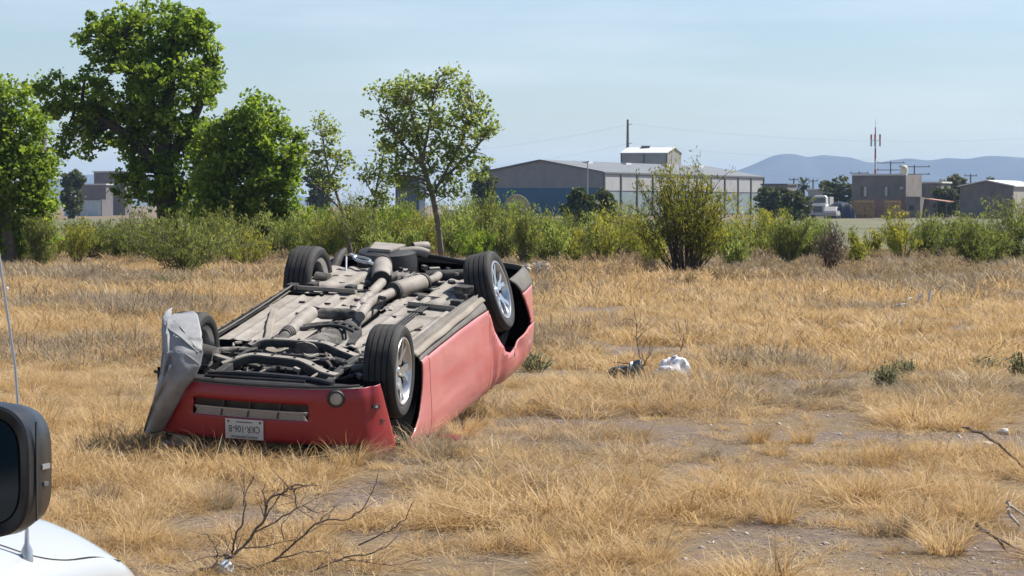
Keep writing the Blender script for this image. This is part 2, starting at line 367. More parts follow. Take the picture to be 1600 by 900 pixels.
# tall metal building rising behind the warehouse roof
tb = empty('tall_shed', Vector(((1042 - 800) / FPX * 462, 462, 0)), 0, 'tall beige metal building with white roof rising behind the warehouse', 'building')
F1 = Vector((-.99, .14, 0)); F2 = Vector((.55, .835, 0))
def tallshed():
    w, l, e, r = 8.6, 5.4, 11.5, 12.5
    A = Vector((0, 0, 0)); B = F1 * w; C_ = B + F2 * l; D = F2 * l
    MB().add([A, B, B + UP * e, A + UP * e], [(0, 1, 2, 3)]).build('front_wall', M_beige_metal, tb)
    MB().add([D, C_, C_ + UP * e, D + UP * e], [(0, 1, 2, 3)]).build('rear_wall', M_beige_metal, tb)
    MB().add([A, D, D + UP * e, F2 * l / 2 + UP * r, A + UP * e], [(0, 1, 2, 3, 4)]).build('end_wall', M_beige_metal, tb)
    MB().add([B, C_, C_ + UP * e, B + F2 * l / 2 + UP * r, B + UP * e], [(0, 1, 2, 3, 4)]).build('end_wall', M_beige_metal, tb)
    for s in (0, 1):
        e0 = (A if s == 0 else D) + UP * e + (-F2 if s == 0 else F2) * .25 - UP * .05
        p = [e0 - F1 * .2, e0 + F1 * (w + .2), F2 * l / 2 + F1 * (w + .2) + UP * (r + .02), F2 * l / 2 - F1 * .2 + UP * (r + .02)]
        MB().add([q + UP * .02 for q in p] + [q + UP * .16 for q in p], [(0, 1, 2, 3), (7, 6, 5, 4), (0, 4, 5, 1), (1, 5, 6, 2), (2, 6, 7, 3), (3, 7, 4, 0)]).build('roof', M_white_roof, tb)
    for a in (0, .5, 1): MB().box(F1 * (w * a) - F2 * .08 + UP * (e / 2), (.2, .2, e - .1)).build('corner_trim', M_trim, tb)
    MB().box(F1 * 5.4 + F2 * l / 2 + UP * (r + .25), (1.6, .8, .4)).build('roof_vent', M_trim, tb)
tallshed()

# two-storey house
hc = Vector(((1415 - 800) / FPX * 350, 350, 0))
hs = empty('house', hc, 0, 'two storey grey rendered house with flat roof and two tall windows', 'house')
HW, HL, HH = 8.0, 7.6, 6.15
def house():
    A = Vector((0, 0, 0))
    fw_ = [(.0, 0), (1, 0)]
    MB().add([A, E1 * HW, E1 * HW + UP * HH, UP * HH], [(0, 1, 2, 3)]).build('front_wall', M_concrete, hs)
    MB().add([A, E2 * HL, E2 * HL + UP * HH, UP * HH], [(0, 1, 2, 3)]).build('side_wall', M_concrete, hs)
    MB().add([E1 * HW, E1 * HW + E2 * HL, E1 * HW + E2 * HL + UP * HH, E1 * HW + UP * HH], [(0, 1, 2, 3)]).build('side_wall', M_concrete, hs)
    MB().add([E2 * HL, E1 * HW + E2 * HL, E1 * HW + E2 * HL + UP * HH, E2 * HL + UP * HH], [(0, 1, 2, 3)]).build('rear_wall', M_concrete, hs)
    MB().add([UP * (HH - .3), E1 * HW + UP * (HH - .3), E1 * HW + E2 * HL + UP * (HH - .3), E2 * HL + UP * (HH - .3)], [(0, 1, 2, 3)]).build('roof', M_white_roof, hs)
    facade(E1 * HW * .0 - E2 * .02, E1 * HW, 0, 2.6, -E2, None, .05, M_brick, 'lower_facing', hs)
    facade(E1 * -.05 - E2 * .08, E1 * (HW + .1), HH - .12, HH + .12, E2, None, .3, M_white_roof, 'parapet_cap', hs)
    for x0, w, z0, z1 in ((.72, .115, 3.0, 4.5), (.335, .105, 3.0, 4.5), (.045, .07, 4.0, 4.5)):
        f = facade(E1 * (HW * x0) - E2 * .01, E1 * (HW * w), z0, z1, -E2, None, .05, M_trim, 'window', hs)
        n = 2 if w > .08 else 1
        for k in range(n):
            facade(E1 * (HW * (x0 + w * (k + .06) / n)) - E2 * .055, E1 * (HW * w * .88 / n), z0 + .07, z1 - .07, -E2, None, .02, M_glass if k else M_steel, 'pane', f)
    # annex with its own side in the sun
    X0 = -E1 * 2.6 - E2 * 1.6
    b = MB(); b.add([X0, X0 + E1 * 2.1, X0 + E1 * 2.1 + UP * 3.0, X0 + UP * 3.0, X0 + E2 * 4.5, X0 + E1 * 2.1 + E2 * 4.5, X0 + E1 * 2.1 + E2 * 4.5 + UP * 3.0, X0 + E2 * 4.5 + UP * 2.7],
        [(0, 1, 2, 3), (4, 5, 6, 7), (0, 4, 7, 3), (1, 5, 6, 2), (3, 2, 6, 7)]); b.build('annex', M_concrete, hs)
    facade(X0 + E1 * .9 - E2 * .01, E1 * .7, 1.1, 1.8, -E2, None, .04, M_glass, 'window', hs)
    P0 = X0 + E2 * 2.0 - E1 * .05
    MB().add([P0 + UP * 2.75, P0 + E2 * 3.5 + UP * 2.75, P0 + E2 * 3.5 - E1 * 3.2 + UP * 2.35, P0 - E1 * 3.2 + UP * 2.35] + [P0 + UP * 2.63, P0 + E2 * 3.5 + UP * 2.63, P0 + E2 * 3.5 - E1 * 3.2 + UP * 2.23, P0 - E1 * 3.2 + UP * 2.23],
        [(0, 1, 2, 3), (7, 6, 5, 4), (0, 4, 5, 1), (1, 5, 6, 2), (2, 6, 7, 3), (3, 7, 4, 0)]).build('porch_roof', M_redroof, hs)
    for a in (.2, 1.7, 3.1): MB().box(P0 - E1 * a + UP * 1.15 + E2 * .15, (.16, .16, 2.3)).build('porch_post', M_pole, hs)
    MB().lathe([(0, .55), (.9, .55), (1.15, .48), (1.3, .30), (1.36, 0.01)], 16, 'Z', E1 * .9 + E2 * 2 + UP * HH).build('water_tank', mat('tank_tan', (.50, .44, .34), rough=.6), hs, smooth=True)
house()
# barn on the right and other far roofs
gable_house('barn', 'grey gabled barn with white roof beside the two storey house', 'barn', Vector(((1583 - 800) / FPX * 332, 332, 0)), 7.4, 16, 4.3, 5.05, roofm=M_white_roof, wallm=M_concrete, sidem=M_beige_metal)
def flat_block(name, label, px0, px1, ytop, d, m, roof=M_white_roof, depth=8, ybase=None):
    a = at(px0, ytop, d); b = at(px1, ytop, d); h = a.z
    r = empty(name, (b.x, d, 0), 0, label, 'building')
    w = (b - a).length / .896
    MB().add([(0, 0, 0), E1 * w, E1 * w + UP * h, UP * h, E2 * depth, E1 * w + E2 * depth, E1 * w + E2 * depth + UP * h, E2 * depth + UP * h], [(0, 1, 2, 3), (4, 5, 6, 7), (0, 4, 7, 3), (1, 5, 6, 2)]).build('wall', m, r)
    b_ = MB(); p = [-E1 * .2 - E2 * .2, E1 * (w + .2) - E2 * .2, E1 * (w + .2) + E2 * (depth + .2), -E1 * .2 + E2 * (depth + .2)]
    b_.add([q + UP * (h - .02) for q in p] + [q + UP * (h + .22) for q in p], [(0, 1, 2, 3), (7, 6, 5, 4), (0, 4, 5, 1), (1, 5, 6, 2), (2, 6, 7, 3), (3, 7, 4, 0)]); b_.build('roof', roof, r)
    return r
M_mauve = mat('mauve_wall', (.16, .145, .15), (.20, .18, .185), scale=.6, rough=.8)
bl = flat_block('far_building', 'mauve grey block building seen between the left trees', 143, 196, 269, 430, M_mauve, depth=2)
facade(E1 * 1.4 - E2 * .01, E1 * .6, 3.6, 4.4, -E2, None, .04, M_glass, 'window', bl)
flat_block('low_shed', 'low tan shed below the mauve block building', 119, 166, 289, 415, M_mauve, depth=2)
flat_block('far_building', 'dark blue grey building behind the slender saplings', 617, 655, 277, 380, mat('slate_blue', (.05, .07, .10), (.07, .09, .12), scale=.6, rough=.7), roof=M_roof, depth=2)
flat_block('low_shed', 'low white roofed shed beside the pale round tree', 1440, 1470, 286, 372, M_concrete, depth=5)
flat_block('low_shed', 'small white roofed shed behind the white lorry', 1264, 1296, 297, 390, M_white_panel, depth=5)
flat_block('low_shed', 'brown flat shed at the end of the warehouse', 1192, 1229, 289, 420, M_mauve, roof=M_trim, depth=5)
# corrugated container on the left
cz = empty('storage_container', at(158, 338, 400) * 1.0, 0, 'pale blue corrugated container with a dark window opening', 'container'); cz.location.z = 0
def container():
    W_, H_ = 7.2, 2.7; n = 46; V = []; F = []
    for i in range(n + 1):
        for k in (0, 1): V.append(E1 * (W_ * i / n) + UP * (H_ * k) - E2 * (.09 if (i // 2) % 2 else 0))
    F = [(2 * i, 2 * i + 2, 2 * i + 3, 2 * i + 1) for i in range(n)]
    MB().add(V, F).build('corrugated_wall', mat('container_paint', (.42, .48, .52), (.52, .57, .6), scale=1.2, rough=.6), cz)
    MB().add([E2 * .2, E1 * W_ + E2 * .2, E1 * W_ + E2 * 2.6, E2 * 2.6] + [v + UP * H_ for v in (E2 * .2, E1 * W_ + E2 * .2, E1 * W_ + E2 * 2.6, E2 * 2.6)], [(3, 2, 1, 0), (4, 5, 6, 7), (0, 4, 7, 3), (1, 2, 6, 5), (2, 3, 7, 6)]).build('shell', M_mauve, cz)
    MB().bar(UP * H_ - E2 * .1, UP * H_ + E1 * W_ - E2 * .1, .2, .16).build('top_rail', M_trim, cz)
    facade(E1 * 5.6 - E2 * .1, E1 * 1.2, 1.5, 2.2, -E2, None, .06, M_trim, 'window', cz)
container()
# ------------------------------------------------------------------ yard things near the house
rng = random.Random(7)
def hay_stack(px0, px1, ytop, d, label, seed):
    r = random.Random(seed); a = at(px0, ytop, d); b = at(px1, ytop, d)
    root = empty('hay_stack', ((a.x + b.x) / 2, d, 0), 0, label, 'hay', 'hay stacks in the yard')
    w = b.x - a.x; h = a.z; rows = max(3, int(h / .45)); n = max(2, int(w / .9))
    for k in range(rows):
        for i in range(n):
            if k == rows - 1 and r.random() < .35: continue
            for j in (0, 1):
                m = MB(); m.box((-w / 2 + w * (i + .5) / n + r.uniform(-.06, .06), j * 1.0 + r.uniform(-.08, .08), h / rows * (k + .5)), (w / n * .97, .95, h / rows * .97), Matrix.Rotation(r.uniform(-.06, .06), 3, 'Z'))
                m.build('bale', M_straw, root, bevel=.05)
hay_stack(1336, 1365, 314, 338, 'square hay stack between the dark tarp and the brick wall', 1)
hay_stack(1384, 1406, 314, 336, 'taller hay stack before the house corner', 2)
hay_stack(1406, 1421, 326, 332, 'low hay stack leaning by the annex', 3)
def tarp():
    d = 336; a = at(1291, 338, d); b = at(1336, 338, d); w = b.x - a.x
    root = empty('covered_stack', ((a.x + b.x) / 2, d, 0), 0, 'stack under a blue black tarp beside the hay', 'tarp')
    us = list(np.linspace(-1, 1, 17)); vs_ = list(np.linspace(-1, 1, 11))
    def fn(u, v):
        e = max(abs(u) ** 5, abs(v) ** 5); z = 2.2 * (1 - e) * (1 - .12 * abs(u)) + .1 * math.sin(u * 9 + v * 5) * (1 - e)
        return (u * w / 2, v * 1.6, max(0, z))
    MB().grid(fn, us, vs_).build('tarpaulin', M_tarp, root, smooth=True)
    MB().box((0, 0, .9), (w * .8, 2.2, 1.7)).build('load', M_straw, root)
tarp()
def lorry():
    d = 352; p = at(1281, 335, d)
    root = empty('white_lorry', (p.x, d, 0), rad(-14), 'white lorry cab parked by the far trees', 'truck')
    def fn(u, v, dd): return (u, dd, v)
    prof = [(-1.15, .55), (1.15, .55), (1.15, 1.75), (1.0, 2.0), (.95, 2.95), (.7, 3.2), (-.7, 3.2), (-.95, 2.95), (-1.0, 2.0), (-1.15, 1.75)]
    MB().prism(prof[:3] + [(1.05, 1.85), (-1.05, 1.85), (-1.15, 1.75)], -2.6, -.6, fn).build('hood', M_white, root, bevel=.12)
    MB().prism(prof, -.6, 1.3, fn).build('cab', M_white, root, bevel=.1)
    MB().box((0, -.62, 2.5), (1.7, .06, .75)).build('windscreen', M_glass, root)
    MB().box((0, -2.63, 1.2), (1.3, .08, .9)).build('grille', M_trim, root)
    MB().box((0, -2.7, .6), (2.3, .25, .35)).build('bumper', M_steel, root)
    for s in (-1, 1):
        for y in (-1.8, .8): MB().lathe([(-.15, .2), (-.15, .5), (.15, .5), (.15, .2)], 16, 'X', (s * 1.0, y, .5), closed=True).build('wheel', M_trim, root)
    MB().box((0, 4.0, 1.9), (2.4, 4.5, 2.2)).build('body_box', M_white_panel, root)
lorry()
def drum():
    d = 300; a = at(786, 320, d); b = at(828, 320, d); w = b.x - a.x; h = at(0, 304, d).z
    root = empty('tan_covered_trailer', ((a.x + b.x) / 2, d, 0), 0, 'tan arched trailer cover in front of the teal wall', 'trailer')
    us = list(np.linspace(0, math.pi, 15))
    MB().grid(lambda u, v: (w / 2 * math.cos(u) * (1 if v < .9 else .96), v * 5, 1.1 + (h - 1.1) * math.sin(u) ** .8), us, [0, .2, 4.8, 5]).build('arched_cover', M_tan, root, smooth=True, solid=.12)
    MB().add([(w / 2 * math.cos(u) * .97, .3, 1.1 + (h - 1.15) * math.sin(u) ** .8) for u in us], [tuple(range(15))]).build('end_panel', M_tan, root)
    MB().box((0, 2.5, .95), (w, 5, .3)).build('deck', M_trim, root)
    for s in (-1, 1):
        for y in (.9, 3.8): MB().lathe([(-.12, .15), (-.12, .45), (.12, .45), (.12, .15)], 16, 'X', (s * (w / 2 - .3), y, .45), closed=True).build('wheel', M_trim, root)
drum()
def small_car(px, py, d, label, m=M_white):
    p = at(px, py, d); root = empty('parked_car', (p.x, d, 0), rad(75), label, 'car', 'vehicles parked in the far yard')
    prof = [(-2.1, .35), (2.1, .35), (2.15, .75), (1.5, .95), (.75, 1.05), (.2, 1.55), (-1.3, 1.6), (-2.0, 1.05), (-2.15, .8)]
    MB().prism(prof, -.85, .85, lambda u, v, dd: (u, dd, v)).build('body', m, root, bevel=.08)
    for s in (-1, 1):
        MB().prism([(.6, 1.08), (.15, 1.5), (-1.2, 1.52), (-1.8, 1.08)], s * .86, s * .87, lambda u, v, dd: (u, dd, v)).build('side_window', M_glass, root)
        for x in (-1.35, 1.35): MB().lathe([(-.1, .12), (-.1, .33), (.1, .33), (.1, .12)], 14, 'Y', (x, s * .78, .33), closed=True).build('wheel', M_trim, root)
small_car(606, 300, 372, 'white car parked left of the dark blue grey building')
small_car(712, 300, 390, 'white car parked behind the slender open crowned tree')
small_car(1300, 336, 330, 'pale car parked in front of the blue black tarp', M_white_panel)

# ------------------------------------------------------------------ poles, mast, cables
def utility_pole(px, ytop, d, label, arms=1, wide=2.4, group='utility poles behind the houses'):
    p = at(px, ytop, d); root = empty('utility_pole', (p.x, d, 0), 0, label, 'utility pole', group); h = p.z
    MB().tube([(0, 0, 0), (0, 0, h)], [.2, .13], 8).build('pole', M_pole, root)
    for k in range(arms):
        z = h - .35 - 1.5 * k
        MB().box((0, 0, z), (wide, .14, .16)).build('crossarm', M_pole, root)
        for s in (-.45, 0, .45): MB().lathe([(0, .06), (.12, .09), (.3, .04)], 8, 'Z', (s * wide, 0, z + .07)).build('insulator', M_trim, root)
utility_pole(1391, 252, 520, 'tall utility pole behind the flat roof, arm set low', 2, 6.0)
utility_pole(1428, 258, 500, 'utility pole with a wide top arm beside the roof tank', 2, 6.4)
utility_pole(1342, 268, 520, 'short utility pole behind the left roof edge of the house', 1, 4.0)
utility_pole(1516, 272, 480, 'utility pole standing just left of the barn roof', 2, 2.4)
utility_pole(1240, 278, 470, 'utility pole left of the fan palm', 1, 1.8)
utility_pole(1270, 280, 470, 'utility pole right of the fan palm', 1, 1.8)
tp = at(980.5, 187, 560)
r_ = empty('steel_pole', (tp.x, 560, 0), 0, 'tall slim steel power pole above the tall beige building', 'utility pole')
MB().tube([(0, 0, 0), (0, 0, tp.z)], [.55, .24], 10).build('pole', M_pole, r_)
for z, s in ((tp.z - 1.2, 1), (tp.z - 5.5, 1), (tp.z - 10, 1)): MB().tube([(0, 0, z), (.9 * s, 0, z + .15)], .08, 6).build('insulator_arm', M_trim, r_)
lp = at(918, 253, 300)
r_ = empty('lamp_post', (lp.x, 300, 0), 0, 'thin grey lamp post in front of the warehouse corner', 'lamp post')
MB().tube([(0, 0, 0), (0, 0, lp.z)], [.10, .06], 8).build('pole', M_steel, r_)
MB().box((0, -.25, lp.z), (.35, .7, .14)).build('lamp_head', M_steel, r_)
mp_ = at(1367, 199, 640)
r_ = empty('radio_mast', (mp_.x, 640, 0), 0, 'red and white radio mast with panel antennas above the house', 'mast')
zz = list(np.linspace(0, mp_.z, 9))
for i in range(8): MB().tube([(0, 0, zz[i]), (0, 0, zz[i + 1])], [.42 - .035 * i, .42 - .035 * (i + 1)], 8).build('mast_section', M_redwhite if i % 2 else M_white, r_)
MB().tube([(0, 0, mp_.z), (0, 0, mp_.z + 2)], .05, 6).build('lightning_rod', M_steel, r_)
for a in range(3):
    t = a * 2.094 + .3
    for z in (mp_.z - 2.6, mp_.z - 4.2):
        MB().box((1.3 * math.cos(t), 1.3 * math.sin(t), z), (.4, .4, 1.5)).build('antenna_panel', M_redwhite if z > mp_.z - 3 else M_steel, r_)
    MB().bar((0, 0, mp_.z - 3.4), (1.2 * math.cos(t), 1.2 * math.sin(t), mp_.z - 3.4), .1, .1).build('bracket', M_steel, r_)
def cable(a, b, sag, label):
    a = Vector(a); b = Vector(b); P = [a.lerp(b, t) - UP * sag * 4 * t * (1 - t) for t in np.linspace(0, 1, 24)]
    tag(MB().tube(P, .013, 4, cap=False).build('power_cable', M_trim), label, 'cable', 'power cables across the sky')
top = Vector((tp.x, 560, 0))
for z, n_ in ((tp.z - 1, 'top'), (tp.z - 5.4, 'middle'), (tp.z - 9.9, 'lowest')):
    cable((top.x + .9, 560, z), (top.x - 75, 610, z - 6), 2.5, n_ + ' thin power cable running left from the slim steel pole')
    cable((top.x + .9, 560, z), (top.x + 150, 590, z + 3), 5, n_ + ' thin power cable running right from the slim steel pole')
# wire fence along the brush line
fr = empty('wire_fence', (0, 80, 0), 0, 'old wire fence with thin dark posts along the brush line', 'fence')
for i, X in enumerate(np.arange(-26, 30, 5.2)):
    X = float(X) + rng.uniform(-.6, .6)
    if abs(X + 14.17) < 2.6: X = -14.17
    if abs(X - 13.5) < 2.6: X = 13.85
    z = gz(X, 80); h = rng.uniform(1.15, 1.35)
    MB().tube([(X, 0, z - .1), (X + rng.uniform(-.06, .06), 0, z + h)], .045, 6).build('post', M_trim, fr)
for z in (.4, .75, 1.1): MB().tube([(x, 0, z - .05 * math.sin((x + 26) * .6) ** 2) for x in np.linspace(-27, 31, 40)], .006, 4).build('wire', M_steel, fr)
# ------------------------------------------------------------------ trees and shrubs
L_dark = leaf_mat('cottonwood_leaf', [(.085, .145, .018), (.14, .22, .027), (.20, .295, .04), (.31, .39, .075)], .55)
L_lime = leaf_mat('bright_leaf', [(.09, .155, .018), (.15, .235, .028), (.21, .30, .04), (.31, .38, .075)], .54)
L_olive = leaf_mat('open_leaf', [(.14, .20, .05), (.19, .255, .065), (.25, .31, .09), (.33, .37, .14)], .56)
L_feather = leaf_mat('feathery_leaf', [(.085, .115, .03), (.13, .165, .042), (.18, .21, .06), (.27, .29, .10)], .58)
L_yellow = leaf_mat('yellow_bloom_leaf', [(.14, .17, .04), (.20, .225, .045), (.29, .29, .05), (.46, .42, .06)], .56)
L_broom = leaf_mat('broom_leaf', [(.085, .10, .022), (.14, .155, .028), (.22, .22, .032), (.37, .34, .045)], .55)
L_grey = leaf_mat('grey_scrub', [(.12, .10, .08), (.17, .145, .115), (.22, .19, .15)], .2)
L_weed = leaf_mat('dusty_green_weed', [(.17, .18, .12), (.22, .23, .155), (.28, .28, .20)], .45)
L_far = leaf_mat('far_leaf', [(.045, .062, .022), (.07, .09, .03), (.10, .12, .045)], .3)
M_bark = mat('grey_bark', (.12, .095, .075), (.20, .165, .135), scale=9, rough=.95, bump=.6)
M_darkbark = mat('dark_bark', (.055, .042, .032), (.10, .08, .062), scale=9, rough=.95, bump=.6)
M_greenbark = mat('green_bark', (.10, .105, .045), (.15, .14, .07), scale=9, rough=.9)
M_twig = mat('brown_twig', (.085, .055, .042), (.16, .115, .09), scale=14, rough=.9, bump=.4)

def leaf_quads(C, size, g, elong=1.5, up=.35, width=.55, vert=0.0):
    """Folded rhombus leaves at centres C with random facing."""
    n = len(C)
    nrm = g.normal(size=(n, 3)); nrm[:, 2] = np.abs(nrm[:, 2]) * (1 + up); nrm /= np.linalg.norm(nrm, axis=1)[:, None]
    a = g.normal(size=(n, 3)); a[:, 2] += vert * np.sign(g.random(n) - .08); a -= nrm * (a * nrm).sum(1)[:, None]; a /= np.linalg.norm(a, axis=1)[:, None] + 1e-9
    b = np.cross(nrm, a); s = size * g.uniform(.65, 1.3, n)
    L = (a * (s * elong / 2)[:, None]); W = b * (s * width)[:, None]; H = nrm * (s * .12)[:, None]
    V = np.stack([C - L, C + W + H, C + L, C - W + H], 1).reshape(-1, 3)
    F = np.arange(n * 4).reshape(n, 4)
    return V, F
def clump_points(blobs, ncl, nleaf, crad, g, shell=.45):
    """Leaf clumps spread through ellipsoids (c, r): returns leaf centres, clump centres and a per-leaf random."""
    vol = np.array([b[1][0] * b[1][1] * b[1][2] for b in blobs]) ** .8; vol /= vol.sum()
    CC = []; 
    for (c, r), f in zip(blobs, vol):
        k = max(3, int(round(ncl * f)))
        d = g.normal(size=(k, 3)); d /= np.linalg.norm(d, axis=1)[:, None]
        rr = (shell ** 3 + (1 - shell ** 3) * g.random(k)) ** (1 / 3) * g.uniform(.82, 1.06, k)
        CC.append(np.array(c) + d * rr[:, None] * np.array(r))
    CC = np.concatenate(CC); P = []; R = []
    for c in CC:
        k = int(nleaf * g.uniform(.5, 1.5)); cr = crad * g.uniform(.6, 1.35)
        q = g.normal(size=(k, 3)); q /= np.linalg.norm(q, axis=1)[:, None]; q *= (g.random(k) ** .5)[:, None]
        P.append(c + q * np.array([cr, cr, cr * .7])); R.append(np.clip(g.normal(g.uniform(.25, .7), .2, k), 0, 1))
    return np.concatenate(P), CC, np.concatenate(R)
def tree(name, label, d, trunk, tr, blobs, ncl, nleaf, crad, leaf, lm, seed, barkm=None, shell=.45, branches=.3, depth=1.0, group=None, elong=1.4):
    """trunk: list of polylines in picture units (first one is the trunk); blobs: (px, py, rx, ry) in picture units at distance d."""
    g = np.random.default_rng(seed); k = d / FPX
    base = at(*trunk[0][0], d); base.z = gz(base.x, d) - .05
    root = empty(name, base, 0, label, 'tree', group)
    rel = lambda px, py, dy=0: at(px, py, d) - base + Vector((0, dy, 0))
    B = [(tuple(rel(x, y, g.uniform(-.25, .25) * rx * k)), (rx * k, (rx + ry) / 2 * k * depth, ry * k)) for x, y, rx, ry in blobs]
    P, CC, R = clump_points(B, ncl, nleaf, crad, g, shell)
    V, F = leaf_quads(P, leaf, g, elong)
    link('crown', np_mesh('crown', V, F, np.repeat(R, 4)), lm, root)
    m = MB(); skel = []
    for i, pl in enumerate(trunk):
        pts = [rel(*p, (0 if i == 0 else g.uniform(-.6, .6) * j / len(pl))) for j, p in enumerate(pl)]
        if i == 0: pts[0] = Vector((0, 0, -.1))
        c = catmull(pts, 5); r0 = tr * (1 if i == 0 else .55)
        m.tube(c, [r0, r0 * .8, r0 * .35], 8); skel += c
    S = np.array([tuple(s) for s in skel])
    for c in CC[g.random(len(CC)) < branches]:
        dd = np.linalg.norm(S - c, axis=1) + .5 * np.maximum(0, S[:, 2] - c[2] + .2); s = Vector(S[dd.argmin()]); c = Vector(c)
        mid = s.lerp(c, .5) + Vector((g.normal() * .12, g.normal() * .12, (c - s).length * .1))
        m.tube(catmull([s, mid, c], 3), [tr * .22, tr * .13, .012], 5, cap=False)
    m.build('trunk', barkm or M_bark, root, smooth=True, fix=False)
    return root
tree('cottonwood_tree', 'huge dark green cottonwood with a domed crown above the brush', 88,
     [[(262, 405), (262, 330), (255, 250), (262, 170), (270, 90)], [(258, 280), (215, 225), (165, 190), (110, 165)], [(258, 260), (300, 190), (330, 120)], [(260, 200), (215, 130), (190, 80)], [(262, 320), (320, 270), (350, 240)]], .42,
     [(205, 60, 68, 55), (262, 45, 70, 48), (305, 95, 52, 70), (200, 125, 75, 70), (270, 150, 85, 70), (130, 165, 62, 50), (85, 150, 50, 44), (125, 215, 40, 36), (190, 205, 70, 48), (265, 235, 72, 60), (240, 290, 55, 50), (320, 225, 40, 45), (155, 60, 38, 45), (305, 45, 36, 26), (285, 300, 60, 40), (205, 290, 28, 34)], 720, 40, .38, .12, L_dark, 11, M_darkbark, branches=.25)
tree('cottonwood_tree', 'rounder green cottonwood crowded against the huge one', 84,
     [[(415, 405), (412, 340), (408, 260), (405, 190)], [(410, 310), (450, 250), (462, 215)], [(410, 290), (365, 240)]], .25,
     [(405, 190, 50, 48), (375, 230, 50, 55), (440, 240, 42, 58), (400, 280, 62, 55), (350, 285, 48, 50), (445, 300, 30, 38), (390, 330, 60, 36), (330, 330, 48, 36), (335, 265, 40, 52), (420, 350, 60, 30), (340, 215, 26, 34)], 440, 46, .40, .115, L_dark, 12, M_darkbark, branches=.2)
tree('cottonwood_tree', 'bright leafy tree cut by the frame, left of the huge cottonwood', 76,
     [[(15, 408), (12, 340), (8, 260), (5, 180)], [(12, 330), (55, 270), (70, 240)], [(10, 300), (-40, 230)]], .24,
     [(5, 165, 45, 48), (45, 215, 42, 55), (-40, 210, 60, 70), (20, 265, 65, 60), (65, 280, 32, 48), (20, 325, 70, 40), (-60, 300, 60, 60), (55, 335, 36, 26), (15, 368, 70, 30), (-50, 365, 50, 30)], 560, 44, .38, .10, L_lime, 13, branches=.2)
tree('slender_tree', 'slender open crowned tree with forked pale trunk', 78,
     [[(692, 402), (684, 350), (674, 300), (662, 262), (652, 215), (640, 165)], [(676, 305), (700, 262), (724, 215), (738, 170)], [(662, 262), (630, 225), (608, 190)], [(686, 285), (730, 245), (756, 215)], [(660, 250), (672, 190), (680, 140)]], .095,
     [(640, 140, 50, 30), (690, 135, 48, 30), (735, 165, 38, 34), (605, 165, 34, 36), (660, 190, 62, 40), (720, 205, 44, 36), (620, 215, 36, 32), (680, 240, 60, 26), (755, 195, 28, 26), (640, 262, 50, 28), (720, 260, 46, 28), (660, 292, 36, 18), (700, 295, 34, 18)], 340, 21, .34, .09, L_olive, 14, M_bark, shell=.2, branches=.75)
tree('sapling_tree', 'thin pale leaning sapling beside the round cottonwood', 80,
     [[(553, 404), (540, 350), (525, 300), (512, 262), (505, 215)], [(535, 330), (505, 300), (485, 285)], [(518, 275), (535, 240)]], .055,
     [(505, 215, 28, 34), (530, 250, 22, 24), (490, 255, 22, 26), (515, 285, 30, 18), (498, 190, 14, 14)], 95, 13, .28, .085, L_olive, 15, M_bark, shell=.1, branches=.9)
tree('sapling_tree', 'small wispy sapling left of the slender open crowned tree', 79,
     [[(575, 402), (583, 340), (590, 285), (600, 240)], [(586, 310), (570, 280)], [(590, 290), (610, 265)]], .045,
     [(600, 240, 22, 26), (580, 270, 26, 22), (610, 275, 22, 22), (590, 305, 30, 20)], 75, 14, .28, .08, L_olive, 16, M_bark, shell=.1, branches=.8)
def far_tree(px, py, rx, ry, d, label, seed, lm=L_far, n=60, name='far_tree', crad=.7):
    base_y = HORIZON + CAM_H * FPX / d
    tree(name, label, d, [[(px, base_y), (px, (py + base_y) / 2), (px, py)]], .22, [(px - rx * .35, py + ry * .1, rx * .62, ry * .85), (px + rx * .35, py + ry * .15, rx * .62, ry * .8), (px, py - ry * .15, rx * .6, ry * .85), (px, (py + base_y) / 2 + 2, rx * .8, max(4, (base_y - py) * .5))], int(n * 1.3), 34, crad, .34, lm, seed, branches=.2, group='trees round the far yard')
far_tree(115, 279, 20, 16, 330, 'dark round tree left of the mauve block building', 21)
far_tree(1210, 307, 32, 20, 300, 'low dark green tree at the end of the warehouse', 22)
far_tree(1243, 318, 26, 18, 280, 'dark green bushy tree left of the white lorry', 23)
far_tree(1312, 297, 30, 20, 380, 'wide dark green tree right behind the blue black tarp', 24)
far_tree(1290, 296, 10, 12, 420, 'small dark tree beside the fan palm', 25, n=24)
far_tree(1491, 292, 26, 20, 390, 'pale round green tree between house and barn', 26, leaf_mat('pale_far_leaf', [(.09, .10, .05), (.13, .14, .075), (.17, .18, .10)], .3), n=80)
far_tree(1478, 304, 24, 12, 360, 'green bushy tree behind the porch roof', 27)
far_tree(905, 318, 24, 22, 200, 'dark green bushy tree in front of the warehouse corner', 28, n=70, crad=.5)
far_tree(942, 315, 22, 16, 230, 'low green tree by the lamp post', 29, n=50, crad=.5)
far_tree(500, 282, 24, 18, 330, 'dark tree behind the leaning sapling', 30)
far_tree(1548, 283, 10, 5, 460, 'tree top showing above the barn roof', 31, n=20)
far_tree(756, 288, 24, 26, 300, 'dark green tree at the left end of the warehouse', 32)
